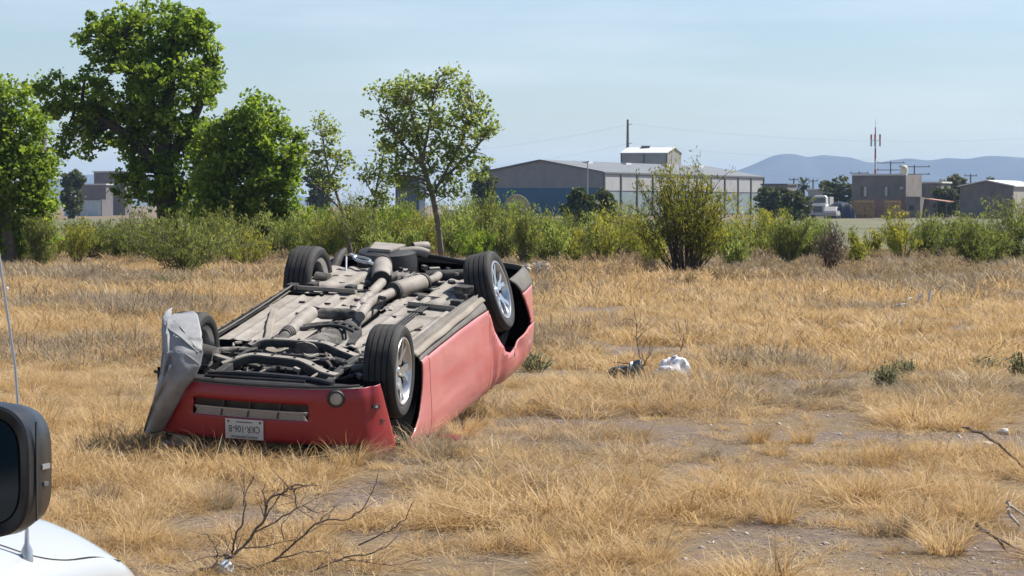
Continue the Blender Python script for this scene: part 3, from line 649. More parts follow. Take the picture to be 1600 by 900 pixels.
def palm(px, py, d, label):
    p = at(px, py, d); root = empty('fan_palm', (p.x, d, 0), 0, label, 'palm'); g = np.random.default_rng(5)
    MB().tube([(0, 0, 0), (.1, 0, p.z * .5), (0, 0, p.z)], [.3, .24, .2], 8).build('trunk', M_bark, root, smooth=True)
    m = MB()
    for i in range(40):
        t = g.uniform(0, 6.28); e = g.uniform(-.9, 1.2); L = g.uniform(1.3, 2.0)
        dv = Vector((math.cos(t) * math.cos(e), math.sin(t) * math.cos(e), math.sin(e))); s = dv.cross(UP).normalized()
        c = Vector((0, 0, p.z)); m.add([c, c + dv * L * .7 + s * .35, c + dv * L - UP * .25, c + dv * L * .7 - s * .35], [(0, 1, 2, 3)])
    m.build('frond', L_far, root, fix=False)
palm(1255, 289, 440, 'fan palm standing left of the white lorry')

def shrub_mesh(h, hw, g, nst, nsprig, sprig, upright, elong=2.6, base=.08, lo=.35, stemr=.022, fork=2, width=.28):
    """Fan of forked stems with leafy sprigs along their upper length. Returns stems MB, leaf V, F, rnd."""
    m = MB(); P = []; R = []
    for i in range(nst):
        t = g.uniform(0, 6.283); sp = hw * g.uniform(.0, 1.0) ** .7; hh = h * g.uniform(.4, 1.0) * (1 - .2 * (sp / hw) ** 2)
        b0 = Vector((math.cos(t) * base * g.uniform(.2, 1), math.sin(t) * base * g.uniform(.2, 1), -.05))
        tip = Vector((math.cos(t) * sp, math.sin(t) * sp, hh))
        mid = b0.lerp(tip, .5) + Vector((g.normal() * .08 * hw, g.normal() * .08 * hw, 0)) - Vector((math.cos(t), math.sin(t), 0)) * sp * .18 * upright
        paths = [catmull([b0, mid, tip], 5)]
        for f in range(fork):
            k = int(g.integers(3, 8)); s = paths[0][k]; e = tip + Vector((g.normal() * .3 * hw, g.normal() * .3 * hw, g.normal() * .12 * h - .05 * h))
            if e.z < s.z: e.z = s.z + .05 * h
            paths.append(catmull([s, s.lerp(e, .5) + Vector((g.normal() * .05, g.normal() * .05, .04 * h)), e], 3))
        rnd = g.uniform(.2, .75)
        for j, pa in enumerate(paths):
            m.tube(pa, [stemr * (1 if j == 0 else .6), stemr * .6 * (1 if j == 0 else .6), .005], 4, cap=False)
            q = np.array([tuple(v) for v in pa]); n = int(nsprig * (1 if j == 0 else .7))
            u = g.uniform(lo if j == 0 else .1, 1.02, n) * (len(q) - 1); u = np.clip(u, 0, len(q) - 1.001); i0 = u.astype(int); fr_ = (u - i0)[:, None]
            pt = q[i0] * (1 - fr_) + q[i0 + 1] * fr_
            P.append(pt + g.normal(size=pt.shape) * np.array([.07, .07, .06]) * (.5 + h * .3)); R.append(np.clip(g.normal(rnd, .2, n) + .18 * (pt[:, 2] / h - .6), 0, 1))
    P = np.concatenate(P); R = np.concatenate(R)
    V, F = leaf_quads(P, sprig, g, elong, up=-.6, width=width, vert=1.6)
    return m, V, F, np.repeat(R, 4)
def shrub(name, label, px, pbase, ptop, phw, kind, seed, group=None, d=None, cat='shrub'):
    d = d or CAM_H * FPX / (pbase - HORIZON); k = d / FPX; h = (pbase - ptop) * k; hw = phw * k; g = np.random.default_rng(seed)
    root = empty(name, (at(px, pbase, d).x, d, gz(at(px, pbase, d).x, d)), 0, label, cat, group)
    K = dict(feather=(24, 82, .046, 1.0, L_feather, M_bark), yellow=(16, 64, .048, .5, L_yellow, M_greenbark), broom=(46, 62, .05, .25, L_broom, M_darkbark),
             green=(22, 85, .05, .8, L_lime, M_greenbark), grey=(34, 24, .05, .5, L_grey, M_twig), olive=(20, 75, .05, .8, L_olive, M_bark), weed=(20, 12, .022, .6, L_weed, M_greenbark))[kind]
    nst, nsp, sz, upr, lm, bm_ = K
    sc = max(.5, min(3.2 if kind == 'feather' else 1.5, (h * hw) / 2.4)); nst = int(nst * (.6 + .4 * sc))
    m, V, F, R = shrub_mesh(h, hw, g, nst, int(nsp * (.65 + .35 * sc)), sz, upr, lo=.15 if kind in ('feather', 'green', 'weed') else (.58 if kind == 'broom' else .38), stemr=.008 if kind in ('weed',) else (.03 if kind == 'broom' else .02), base=.3 if kind == 'broom' else .1)
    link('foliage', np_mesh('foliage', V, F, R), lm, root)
    m.build('branches', bm_, root, smooth=True, fix=False)
    return root
G1 = 'feathery shrubs of the brush line'; G2 = 'yellow flowering shrubs of the brush line'; G3 = 'scrubby undergrowth of the brush line'
S = [('mesquite_shrub', 'wide feathery mesquite with tangled brown limbs before the cottonwoods', 288, 433, 316, 125, 'feather', None),
     ('broom_shrub', 'tall many stemmed broom like shrub with yellow green tips', 1070, 428, 246, 78, 'broom', None),
     ('yellow_shrub', 'bushy yellow flowering shrub right of the tall broom like one', 1185, 410, 314, 50, 'yellow', None),
     ('yellow_shrub', 'dark based yellow green shrub beside bare stems', 1243, 413, 352, 40, 'green', None),
     ('bare_stem_shrub', 'grey bare stemmed bush fanning upward', 1298, 426, 342, 28, 'grey', None),
     ('yellow_shrub', 'thin upright yellow shrub beside the grey bare bush', 1336, 421, 352, 16, 'yellow', None),
     ('yellow_shrub', 'yellow green shrub on a single dark stem left of the broom like one', 962, 414, 304, 36, 'yellow', None),
     ('yellow_shrub', 'narrow yellow shrub between wreck and warehouse lamp post', 887, 410, 338, 24, 'yellow', None),
     ('feathery_shrub', 'feathery green shrub next to the lone fence post', 1498, 408, 328, 46, 'feather', None),
     ('feathery_shrub', 'large dark green shrub cut by the frame near dead wood', 1588, 408, 296, 58, 'feather', None)]
for i, (n_, l_, x, b, t, w, kd, gr) in enumerate(S): shrub(n_, l_, x, b, t, w, kd, 100 + i, gr)
row = [(25, 412, 335, 60, 'feather'), (78, 410, 338, 42, 'yellow'), (150, 408, 335, 48, 'feather'), (195, 409, 330, 46, 'feather'), (372, 412, 322, 62, 'feather'), (440, 408, 318, 60, 'green'), (500, 404, 322, 58, 'yellow'), (548, 404, 305, 55, 'feather'),
       (600, 402, 300, 58, 'green'), (640, 404, 318, 52, 'yellow'), (668, 402, 325, 48, 'feather'), (722, 405, 300, 48, 'green'), (765, 407, 296, 46, 'feather'), (820, 410, 308, 50, 'yellow'), (850, 408, 325, 38, 'feather'), (925, 405, 330, 40, 'green'), (1000, 408, 330, 40, 'yellow'), (1130, 408, 322, 45, 'yellow'), (1212, 408, 318, 32, 'yellow'), (1160, 406, 348, 40, 'feather'),
       (1275, 402, 345, 32, 'feather'), (1395, 400, 352, 24, 'yellow'), (1365, 405, 360, 18, 'yellow'), (1435, 398, 350, 30, 'feather'), (1470, 405, 345, 26, 'green'), (1535, 402, 328, 40, 'feather'), (1640, 408, 310, 55, 'feather'), (-30, 410, 330, 50, 'feather'), (1700, 406, 320, 55, 'feather'), (-95, 410, 325, 60, 'feather'),
       (330, 398, 330, 50, 'green'), (120, 400, 345, 40, 'green'), (470, 398, 335, 40, 'feather'), (700, 398, 325, 40, 'yellow'), (530, 398, 340, 40, 'green')]
row += [(360, 402, 338, 46, 'yellow'), (405, 400, 325, 44, 'feather'), (470, 402, 330, 40, 'yellow'), (515, 401, 312, 42, 'green'), (570, 401, 318, 42, 'yellow'), (620, 399, 310, 44, 'feather'), (655, 401, 330, 40, 'yellow'), (690, 404, 332, 40, 'yellow'), (745, 402, 312, 40, 'yellow'), (790, 405, 305, 42, 'green'), (838, 404, 318, 40, 'yellow'), (868, 402, 335, 34, 'yellow'), (905, 401, 340, 36, 'feather'), (985, 402, 322, 34, 'feather'), (40, 402, 342, 46, 'yellow'), (220, 402, 340, 40, 'yellow'), (1020, 404, 340, 34, 'green'), (1200, 405, 330, 34, 'yellow'), (1480, 402, 352, 30, 'yellow')]
_r = random.Random(31)
for _x in (10, 62, 130, 175, 235, 345, 395, 430, 465, 520, 560, 610, 650, 700, 735, 780, 815, 855, 900, 940, 1010, 1120, 1155, 1225, 1265, 1410, 1450, 1515, 1555, 1610):
    _b = _r.uniform(404, 421); row.append((_x + _r.uniform(-12, 12), _b, _b - _r.uniform(45, 105), _r.uniform(26, 46), _r.choice(('feather', 'feather', 'green', 'yellow', 'olive'))))
SPOTS = [(100, 'under the bright tree at the frame'), (235, 'at the foot of the huge cottonwood'), (345, 'behind the wide mesquite'), (470, 'at the foot of the round cottonwood'), (560, 'beside the leaning sapling'), (650, 'between sapling and slender tree'), (715, 'at the foot of the slender tree'), (780, 'before the left end of the warehouse'), (860, 'before the teal warehouse wall'), (945, 'before the lamp post'), (1035, 'left of the tall broom like shrub'), (1145, 'right of the tall broom like shrub'), (1225, 'before the far end of the warehouse'), (1320, 'before the white lorry'), (1420, 'before the hay stacks and house'), (1500, 'near the lone fence post'), (5000, 'before the gabled barn')]
for i, (x, b, t, w, kd) in enumerate(row):
    where = next(p for lim, p in SPOTS if x < lim)
    nm, lb, gr = ('yellow_shrub', 'yellow flowered shrub ' + where, G2) if kd == 'yellow' else ('feathery_shrub', 'feathery olive green shrub ' + where, G1)
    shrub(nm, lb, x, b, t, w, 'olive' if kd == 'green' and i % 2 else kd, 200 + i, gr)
# dry grey undergrowth at the foot of the brush line, further along the lot
g = np.random.default_rng(77)
def brush_band():
    Vs = []; Fs = []; Rs = []; n0 = 0; st = MB()
    for i in range(170):
        px = g.uniform(-120, 1750); pb = g.uniform(398, 448) if px > 850 else g.uniform(396, 418)
        if px < 850 and 430 < px: pb = g.uniform(394, 408)
        d = CAM_H * FPX / (pb - HORIZON); X = (px - 800) / FPX * d; h = g.uniform(.25, .65); hw = g.uniform(.35, .9)
        m, V, F, R = shrub_mesh(h, hw, g, 10, 30, .038, .4, lo=.05, stemr=.008, fork=1)
        V = V + np.array([X, d, gz(X, d)]); Vs.append(V); Fs.append(F + n0); Rs.append(R); n0 += len(V)
    return np.concatenate(Vs), np.concatenate(Fs), np.concatenate(Rs)
V, F, R = brush_band()
tag(link('dry_undergrowth', np_mesh('dry_undergrowth', V, F, R), leaf_mat('dry_undergrowth_leaf', [(.24, .18, .13), (.33, .25, .18), (.40, .30, .19), (.30, .25, .15)], .3)), 'grey brown dry undergrowth at the foot of the brush line', 'undergrowth', kind='stuff')
# low living weeds in the lot
for i, (px, pb, pt, w, lb) in enumerate([(1388, 612, 562, 22, 'dusty green weed clump standing alone in the straw'), (1420, 598, 566, 12, 'small green weed beside the dusty weed clump'), (1540, 584, 560, 26, 'low dark green weed patch in the lot'), (1596, 602, 545, 14, 'upright green weed at the edge of the lot'), (836, 580, 548, 26, 'low dark weed just behind the wreck'), (265, 446, 424, 34, 'low green weed under the wide mesquite')]):
    shrub('weed', lb, px, pb, pt, w, 'weed', 300 + i, cat='weed')
# ------------------------------------------------------------------ the overturned car (built upright in its own frame: x forward, y left, z up)
P_glare = mat('dusty_glare_red_paint', (.48, .030, .042), rough=.33, coat=.6, dust=(.56, .37, .33), dust_amt=.40, dust_scale=1.6, streak=(.5, 1, 3.2))  # dusty red; the pale layer also paints in the side's sun glare
P_shade = mat('shaded_red_paint', (.27, .005, .016), rough=.38, coat=.2, dust=(.42, .22, .20), dust_amt=.06, dust_scale=3)  # same car red, darkened so the front's shade sits in the colour
P_sill = mat('dusty_sill', (.118, .108, .099), (.167, .155, .140), scale=5, rough=.9, bump=.15)
U_dust = mat('dusty_underbody', (.225, .205, .18), (.325, .297, .265), scale=5, rough=.92, bump=.2, detail=8, dust=(.15, .11, .08), dust_amt=.10, dust_scale=1.7)
U_tan = mat('mud_dusted_floor', (.208, .180, .148), (.288, .256, .216), scale=3.5, rough=.95, bump=.25, detail=8)
U_dark = mat('dark_underbody', (.018, .018, .019), (.07, .064, .058), scale=7, rough=.75, bump=.2, lo=.4, hi=.75)
U_black = mat('black_cavity', (.007, .007, .008), rough=.95, spec=.05)
U_iron = mat('dusty_iron', (.035, .033, .031), (.24, .215, .19), scale=7, rough=.8, bump=.3, lo=.42, hi=.68)
U_steel = mat('dusty_exhaust', (.200, .180, .156), (.320, .292, .260), scale=7, rough=.7, bump=.12, detail=8, dust=(.16, .11, .075), dust_amt=.12, dust_scale=3.5)
U_bright = mat('bare_alloy', (.55, .56, .58), rough=.35, metal=.8)
M_rubber = mat('tyre_rubber', (.012, .012, .013), (.026, .025, .024), scale=14, rough=.8, bump=.1, dust=(.18, .16, .14), dust_amt=.06, dust_scale=6)
M_rim = mat('silver_rim', (.62, .63, .65), rough=.28, metal=.85)
M_rimdark = mat('rim_pocket', (.02, .02, .021), rough=.7)
M_black_plastic = mat('black_plastic', (.016, .016, .018), (.035, .033, .032), scale=10, rough=.55)
M_mesh = mat('grille_mesh', (.33, .32, .31), (.46, .45, .43), scale=60, rough=.5, metal=.4)
M_liner = mat('grey_felt_liner', (.19, .194, .198), (.28, .284, .288), scale=6, rough=.62, bump=.12)
M_plate = mat('plate_white', (.496, .504, .496), (.560, .560, .552), scale=12, rough=.5)
M_plate_ink = mat('plate_green_ink', (.03, .05, .045), rough=.6)
M_lamp = mat('lamp_glass', (.30, .30, .30), (.42, .42, .41), scale=30, rough=.35)
M_carglass = mat('tinted_car_glass', (.012, .015, .016), rough=.08, spec=.8)

car = empty('overturned_car', label='red car lying on its roof in dry grass, underside up', cat='car')
CAR_M = Matrix(((-.2402, -.9707, -.0085), (-.9563, .2351, .1739), (-.1668, .0499, -.9847)))
CAR_T = Vector((-1.311, 19.488, 1.097))
car.matrix_world = Matrix.Translation(CAR_T) @ CAR_M.to_4x4()

def smooth_curve(xs, ys, n=400, k=17):
    X = np.linspace(xs[0], xs[-1], n); Y = np.interp(X, xs, ys); w = np.hanning(k); w /= w.sum()
    Y = np.convolve(np.pad(Y, k // 2, 'edge'), w, 'valid'); return lambda v: float(np.interp(v, X, Y))
WX = smooth_curve([-2.62, -2.58, -2.50, -2.38, -2.1, -1.8, -1.41, -.9, -.3, .3, .8, 1.41, 1.75, 1.95, 2.08, 2.16], [.62, .78, .91, .962, .975, .97, .955, .92, .895, .885, .89, .905, .90, .88, .84, .77])
GZ = smooth_curve([.12, .16, .2, .26, .35, .5, .62, .72, .82, .9, .97, 1.04], [.84, .905, .95, .975, .983, .992, 1.0, 1.0, .99, .972, .935, .87])
crng = np.random.default_rng(3)
def dents(x, z, s):
    """Inward push of the battered side panels."""
    d = .022 * math.exp(-((x + 1.08 + .25 * (z - .6)) / .07) ** 2) * min(1, max(0, (z - .35) / .2))
    d += .03 * math.exp(-((x + 1.36) / .10) ** 2) * min(1, max(0, (z - .62) / .12))
    d += .035 * math.exp(-((x + 1.85) / .12) ** 2 - ((z - .74) / .10) ** 2)
    d += .012 * math.exp(-((x - .1) / .5) ** 2 - ((z - .62) / .12) ** 2)
    d += .006 * float(vn(x * 3.1 + 7 * s, z * 4.3, 5)) + .004 * float(vn(x * 9 + s, z * 9, 6))
    return d
def side_pt(x, z, s): return (x, s * (WX(x) * GZ(z) - dents(x, z, s)), z)
def inside(p, poly):
    x, y = p; c = False; n = len(poly)
    for i in range(n):
        x1, y1 = poly[i]; x2, y2 = poly[(i + 1) % n]
        if (y1 > y) != (y2 > y) and x < (x2 - x1) * (y - y1) / (y2 - y1) + x1: c = not c
    return c
def nearest(p, poly):
    best = None; n = len(poly)
    for i in range(n):
        a = np.array(poly[i]); b = np.array(poly[(i + 1) % n]); ab = b - a; t = max(0, min(1, np.dot(np.array(p) - a, ab) / (ab @ ab + 1e-12)))
        q = a + ab * t; dd = ((q - p) ** 2).sum()
        if best is None or dd < best[0]: best = (dd, q)
    return best[1]
def side_panel(name, x0, x1, zlo, zhi, s, m, arch=None, step=.018, label=None, solid=.012):
    """Panel of the body side between x0..x1 and the heights zlo(x)..zhi(x), cut by an arch outline (x, z)."""
    nx = max(2, int((x1 - x0) / step) + 1); nz_ = max(8, int((zhi((x0 + x1) / 2) - zlo((x0 + x1) / 2)) / .018)); xs = np.linspace(x0, x1, nx)
    Q = {}; 
    for i, x in enumerate(xs):
        for j in range(nz_): Q[i, j] = (float(x), zlo(x) + (zhi(x) - zlo(x)) * j / (nz_ - 1))
    keys = list(Q); QA = np.array([Q[a] for a in keys]); NA = None; IN = {}
    if arch is not None:
        PA = np.array(arch); PB = np.roll(PA, -1, 0); AB = PB - PA
        T = np.clip(((QA[:, None] - PA[None]) * AB[None]).sum(-1) / ((AB ** 2).sum(-1)[None] + 1e-12), 0, 1); NP = PA[None] + AB[None] * T[..., None]
        D = ((NP - QA[:, None]) ** 2).sum(-1); j_ = D.argmin(1); near = NP[np.arange(len(QA)), j_]; dist = np.sqrt(D.min(1))
        NA = {a: (near[q], dist[q]) for q, a in enumerate(keys)}
    cells = []
    for i in range(nx - 1):
        for j in range(nz_ - 1):
            c = (sum(Q[a][0] for a in ((i, j), (i + 1, j), (i + 1, j + 1), (i, j + 1))) / 4, sum(Q[a][1] for a in ((i, j), (i + 1, j), (i + 1, j + 1), (i, j + 1))) / 4)
            if arch is None or not inside(c, arch): cells.append((i, j))
    kept = set(cells); edge_v = set()
    for i in range(nx - 1):
        for j in range(nz_ - 1):
            if (i, j) not in kept: edge_v |= {(i, j), (i + 1, j), (i + 1, j + 1), (i, j + 1)}
    used = {}; V = []; F = []
    for i, j in cells:
        f = []
        for a in ((i, j), (i + 1, j), (i + 1, j + 1), (i, j + 1)):
            if a not in used:
                p = Q[a]
                if arch is not None:
                    q, dq = NA[a]
                    if a in edge_v or inside(p, arch): p = (float(q[0]), float(q[1]))
                used[a] = len(V); V.append(side_pt(*p, s))
            f.append(used[a])
        F.append(tuple(f))
    o = MB().add(V, F).build(name, m, car, smooth=True, fix=False, angle=50, solid=solid)
    o.modifiers['Solidify'].offset = -1 if s > 0 else 1
    o.data.materials.append(U_black); o.modifiers['Solidify'].material_offset = 1
    if label: o['label'] = label
    return o
def circ(cx, cz, r, n=40, sx=1.0): return [(cx + sx * r * math.cos(2 * math.pi * k / n), cz + r * math.sin(2 * math.pi * k / n)) for k in range(n)]
ARCH_F = circ(1.36, .24, .49)
ARCH_R = [(-.93, -.3), (-.95, .12), (-1.02, .28), (-1.13, .45), (-1.27, .58), (-1.42, .68), (-1.53, .72), (-1.66, .71), (-1.82, .685), (-2.04, .645), (-2.22, .615), (-2.25, .585), (-2.16, .48), (-2.04, .36), (-1.92, .25), (-1.83, .16), (-1.78, .08), (-1.78, -.3)]
ARCH_RL = circ(-1.41, .24, .48)
for s, nm in ((-1, 'right'), (1, 'left')):
    ar = ARCH_R if s < 0 else ARCH_RL
    side_panel('front_fender', .69, 1.28, lambda x: .235, lambda x: .80 + .05 * min(1, max(0, (1.9 - x))), s, P_glare, ARCH_F)
    side_panel('door', -1.0, .682, lambda x: .245, lambda x: .92 + .03 * (.7 - x) / 1.7, s, P_glare, ar)
    side_panel('rear_bumper_corner', -2.43, -1.70, lambda x: .30, lambda x: .62, s, P_glare, ar)
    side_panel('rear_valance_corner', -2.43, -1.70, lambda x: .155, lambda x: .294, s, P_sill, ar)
    side_panel('quarter_panel', -2.43, -1.006, lambda x: .245 if x > -1.66 else .626, lambda x: .955 + .035 * (-1 - x) / 1.3, s, P_glare, ar)
    side_panel('rocker_panel', -.98, .90, lambda x: .125, lambda x: .238, s, P_sill, None, solid=.01)
MB().grid(lambda x, v: Vector(side_pt(x, .236 + .016 * v, -1)) + Vector((0, -.003, 0)), list(np.linspace(-.96, -.42, 18)), [0, 1]).build('sill_gap', U_black, car)
# rear bumper: corner wraps round the tail
def rear_path(t):
    """t 0..1 from right side round the tail to the left."""
    pts = [(-2.435, -WX(-2.43)), (-2.49, -.915), (-2.54, -.84), (-2.59, -.70), (-2.62, -.45), (-2.63, 0), (-2.62, .45), (-2.59, .70), (-2.54, .84), (-2.49, .915), (-2.435, WX(-2.43))]
    u = t * (len(pts) - 1); i = min(int(u), len(pts) - 2); f = u - i
    return pts[i][0] * (1 - f) + pts[i + 1][0] * f, pts[i][1] * (1 - f) + pts[i + 1][1] * f
def rb(t, z):
    x, y = rear_path(t); k = GZ(z)
    return (x * (.97 + .03 * k), y * k, z)
MB().grid(rb, list(np.linspace(0, 1, 49)), list(np.linspace(.30, .95, 20))).build('rear_bumper', P_glare, car, smooth=True, solid=.012, angle=50)
MB().grid(lambda t, z: Vector(rb(t, z)) * 1.0 + Vector((.03, .03 if rb(t, z)[1] < 0 else -.03, 0)), list(np.linspace(0, 1, 30)), list(np.linspace(.2, .95, 8))).build('bumper_lining', U_black, car, smooth=True)
MB().grid(rb, list(np.linspace(0, 1, 45)), list(np.linspace(.155, .295, 7))).build('rear_valance', P_sill, car, smooth=True, solid=.012, angle=50)
MB().grid(lambda t, z: Vector(rb(t, z)) + Vector((-.006, -.008, 0)), list(np.linspace(.025, .065, 5)), list(np.linspace(.56, .76, 8))).build('side_reflector', M_black_plastic, car, smooth=True, solid=.004)
MB().tube(catmull([(-2.05, -.6, .23), (-2.3, -.56, .17), (-2.5, -.35, .17), (-2.55, .1, .13), (-2.54, .5, .15)], 6), .02, 6).build('bumper_lip', M_black_plastic, car, smooth=True)
# roof, hood, boot and the crushed cabin (all facing the ground)
MB().grid(lambda u, v: (u, v * (.80 - .05 * max(0, u - 1.7)), .80 - .05 * max(0, (u - 1.5)) ** 2 - .02 * v * v * 4 + .07 * (1 - min(1, (u - .7) / .6))), list(np.linspace(.72, 2.14, 20)), list(np.linspace(-1, 1, 15))).build('hood', P_shade, car, smooth=True, solid=.012)
MB().grid(lambda u, v: (u, v * .86, .985 - .03 * v * v - .07 * max(0, (-u - 1.9)) ** 1), list(np.linspace(-2.6, -1.55, 12)), list(np.linspace(-1, 1, 11))).build('boot_lid', P_glare, car, smooth=True, solid=.012)
MB().grid(lambda u, v: (u, v * .62, 1.085 - .16 * u * .5 - .03 * v * v + .02 * float(vn(u * 3, v * 3, 9))), list(np.linspace(-1.1, .45, 14)), list(np.linspace(-1, 1, 11))).build('roof', P_glare, car, smooth=True, solid=.012)
for s in (-1, 1):
    MB().grid(lambda u, v, s=s: (u, s * (.84 * (1 - v) + .62 * v), .90 * (1 - v) + (1.06 - .08 * u) * v), list(np.linspace(-1.25, .55, 10)), [0, .5, 1]).build('side_window', M_carglass, car, smooth=True)
    MB().tube(catmull([(.95, s * .80, .88), (.6, s * .72, .97), (.3, s * .63, 1.04)], 4), .035, 6).build('windscreen_pillar', P_glare, car, smooth=True)
    MB().tube(catmull([(-1.75, s * .80, .96), (-1.35, s * .72, 1.04), (-1.0, s * .63, 1.12)], 4), .045, 6).build('rear_pillar', P_glare, car, smooth=True)
    m_ = MB(); m_.lathe([(-.09, .02), (-.08, .045), (0, .06), (.08, .05), (.09, .02)], 12, 'Y', (.38, s * .96, .985)); m_.build('door_mirror', P_shade, car, smooth=True)
MB().grid(lambda u, v: (.95 - .6 * u, v * (.78 - .12 * u), .87 + .17 * u), [0, .5, 1], list(np.linspace(-1, 1, 9))).build('windscreen', M_carglass, car, smooth=True)
MB().grid(lambda u, v: (-1.72 + .65 * u, v * (.78 - .12 * u), .965 + .16 * u), [0, .5, 1], list(np.linspace(-1, 1, 9))).build('rear_window', M_carglass, car, smooth=True)
# inner structure that closes the shell
b_ = MB(); b_.box((-.15, 0, .62), (2.2, 1.5, .5)); b_.build('cabin_interior', U_black, car)
MB().box((1.45, 0, .52), (1.25, 1.06, .26)).build('engine_bay', U_black, car)
MB().box((-1.75, 0, .56), (1.3, 1.1, .4)).build('boot_floor', U_black, car)

# ---- front bumper
FP = [(1.80, .892), (1.93, .882), (2.05, .85), (2.13, .79), (2.19, .68), (2.235, .5), (2.26, .3), (2.27, 0)]
FP = [(x, -y) for x, y in FP] + [(x, y) for x, y in FP[-2::-1]]
FPc = catmull([(x, y, 0) for x, y in FP], 6)
def fb_pt(t, z):
    u = t * (len(FPc) - 1); i = min(int(u), len(FPc) - 2); p = FPc[i].lerp(FPc[i + 1], u - i)
    k = 1 - .05 * max(0, (.24 - z) / .12) ** 1.5 - .03 * max(0, (z - .45) / .2) ** 2
    edge = max(0, 1 - min(t, 1 - t) / .16)
    x = p.x - (1 - k) * .9 + edge * (.20 - .72 * max(0, z - .16))
    crease = .012 * math.exp(-((abs(p.y) - .80) / .04) ** 2)
    return (x + crease, p.y * (1 - (1 - k) * .5), z - .03 * (abs(p.y) / .9) ** 2 * max(0, .3 - z) * 4)
ts = sorted(set(list(np.linspace(0, 1, 61)) + [.5 + k for k in (-.235, .235)])); zs_ = [.16, .165, .178, .2, .23, .262, .29, .32, .35, .382, .40, .43, .46, .49, .52, .55, .58, .62, .66, .70, .74]
tc_ = [.5 - .235, .5 + .235]
def keepb(t, z):
    y = fb_pt(t, z)[1]
    if abs(y) < .425 and .262 < z < .382: return False
    if abs(y) < .80 and z > .56: return False
    if y > .74 - .35 * max(0, .34 - z): return False          # torn off behind the hanging liner
    return True
fbm = MB().grid(fb_pt, ts, zs_, keepb); fbo = fbm.build('front_bumper', P_shade, car, smooth=True, solid=.01, angle=60)
fx = lambda y, z: np.interp(y, [fb_pt(t, z)[1] for t in np.linspace(0, 1, 81)], [fb_pt(t, z)[0] for t in np.linspace(0, 1, 81)])
MB().grid(lambda y, z: (float(fx(y, .3)) - .055, y, z), list(np.linspace(-.43, .43, 16)), [.255, .39]).build('grille_recess', M_black_plastic, fbo)
def mesh_panel():
    m = MB(); h0, h1 = .325, .384
    n = 60
    for i in range(n + 1):
        y = -.42 + .84 * i / n
        for sgn in (-1, 1):
            y2 = y + sgn * .04
            if abs(y2) <= .421: m.bar((float(fx(y, .33)) - .02, y, h0), (float(fx(y2, .37)) - .014, y2, h1), .0045, .0045, (1, 0, 0))
    for z in (h0, h1): 
        for k in range(12):
            ya, yb = -.42 + .07 * k, -.42 + .07 * (k + 1); m.bar((float(fx(ya, z)) - .017, ya, z), (float(fx(yb, z)) - .017, yb, z), .008, .008, (1, 0, 0))
    m.build('grille_mesh', M_mesh, fbo)
mesh_panel()
for y in (-.22, 0, .2): MB().bar((float(fx(y, .3)) - .045, y, .262), (float(fx(y, .38)) - .02, y + .015, .38), .012, .03, (1, 0, 0)).build('grille_stay', M_black_plastic, fbo)
yf, zf = -.625, .215; xf = float(fx(yf, zf))
Rf = Matrix.Rotation(math.atan2(yf * .28, 1), 3, 'Z')
def fog(yf):
    xf = float(fx(yf, zf)); a = Vector((1, .33 * (1 if yf > 0 else -1), 0)).normalized()
    m = MB(); c = Vector((xf, yf, zf)); m.tube([c - a * .05, c + a * .006, c + a * .014, c + a * .0142], [.064, .064, .058, .047], 24, cap=False); r = m.build('fog_lamp', M_black_plastic, fbo, smooth=True)
    m = MB(); m.tube([c - a * .02, c + a * .006, c + a * .012], [.047, .045, .03], 24); m.build('fog_lamp_lens', M_lamp, fbo, smooth=True)
fog(yf)
for (x, z, l) in ((2.04, .295, .07), (1.94, .42, .06)):
    t = min(np.linspace(0, .3, 60), key=lambda t: abs(fb_pt(t, z)[0] - x)); p = Vector(fb_pt(t, z)); q = Vector(fb_pt(t + .02, z)); dr = (q - p).normalized(); nrm = Vector((dr.y, -dr.x, 0)); nrm = nrm if nrm.y < 0 else -nrm
    R_ = Matrix((dr, nrm, Vector((0, 0, 1)))).transposed() @ Matrix.Rotation(.25, 3, 'Y')
    MB().box(p + nrm * .002, (l, .012, .03 if l > .065 else .014), R_).build('marker_slot', M_black_plastic, fbo)
    if l > .065: MB().box(p + nrm * .008, (l * .35, .006, .016), R_).build('marker_lamp', M_lamp, fbo)
MB().tube([fb_pt(t, .145) for t in np.linspace(.22, .78, 30)], .012, 6).build('bumper_lip', M_black_plastic, fbo, smooth=True)
# licence plate
pc = Vector((float(fx(.03, .46)) + .012, .032, .463))
pl = MB().box(pc, (.006, .285, .145)).build('licence_plate', M_plate, car, bevel=.004)
def text_mesh(body, size, loc, parent, m, name):
    cu = bpy.data.curves.new(name, 'FONT'); cu.body = body; cu.size = size; cu.align_x = 'CENTER'; cu.align_y = 'CENTER'; cu.extrude = .0008
    ob = bpy.data.objects.new(name, cu); me = bpy.data.meshes.new_from_object(ob); bpy.data.objects.remove(ob)
    o = link(name, me, m, parent); o.matrix_local = Matrix.Translation(loc) @ Matrix(((0, 0, 1), (1, 0, 0), (0, 1, 0))).to_4x4()
    return o
t_ = text_mesh('CKR-106-B', .062, pc + Vector((.0042, 0, -.004)), pl, M_plate_ink, 'plate_number')
t_.scale = (.82, 1.12, 1)
MB().box(pc + Vector((.0036, 0, .056)), (.001, .20, .017)).build('plate_band', mat('plate_band_grey', (.16, .17, .18), (.3, .3, .31), scale=70, rough=.6), pl)
MB().box(pc + Vector((.0036, 0, -.052)), (.001, .12, .007)).build('plate_strip', M_plate_ink, pl)
for y in (-.118, .118): MB().box(pc + Vector((.0036, y, -.054)), (.001, .014, .016)).build('plate_emblem', M_plate_ink, pl)
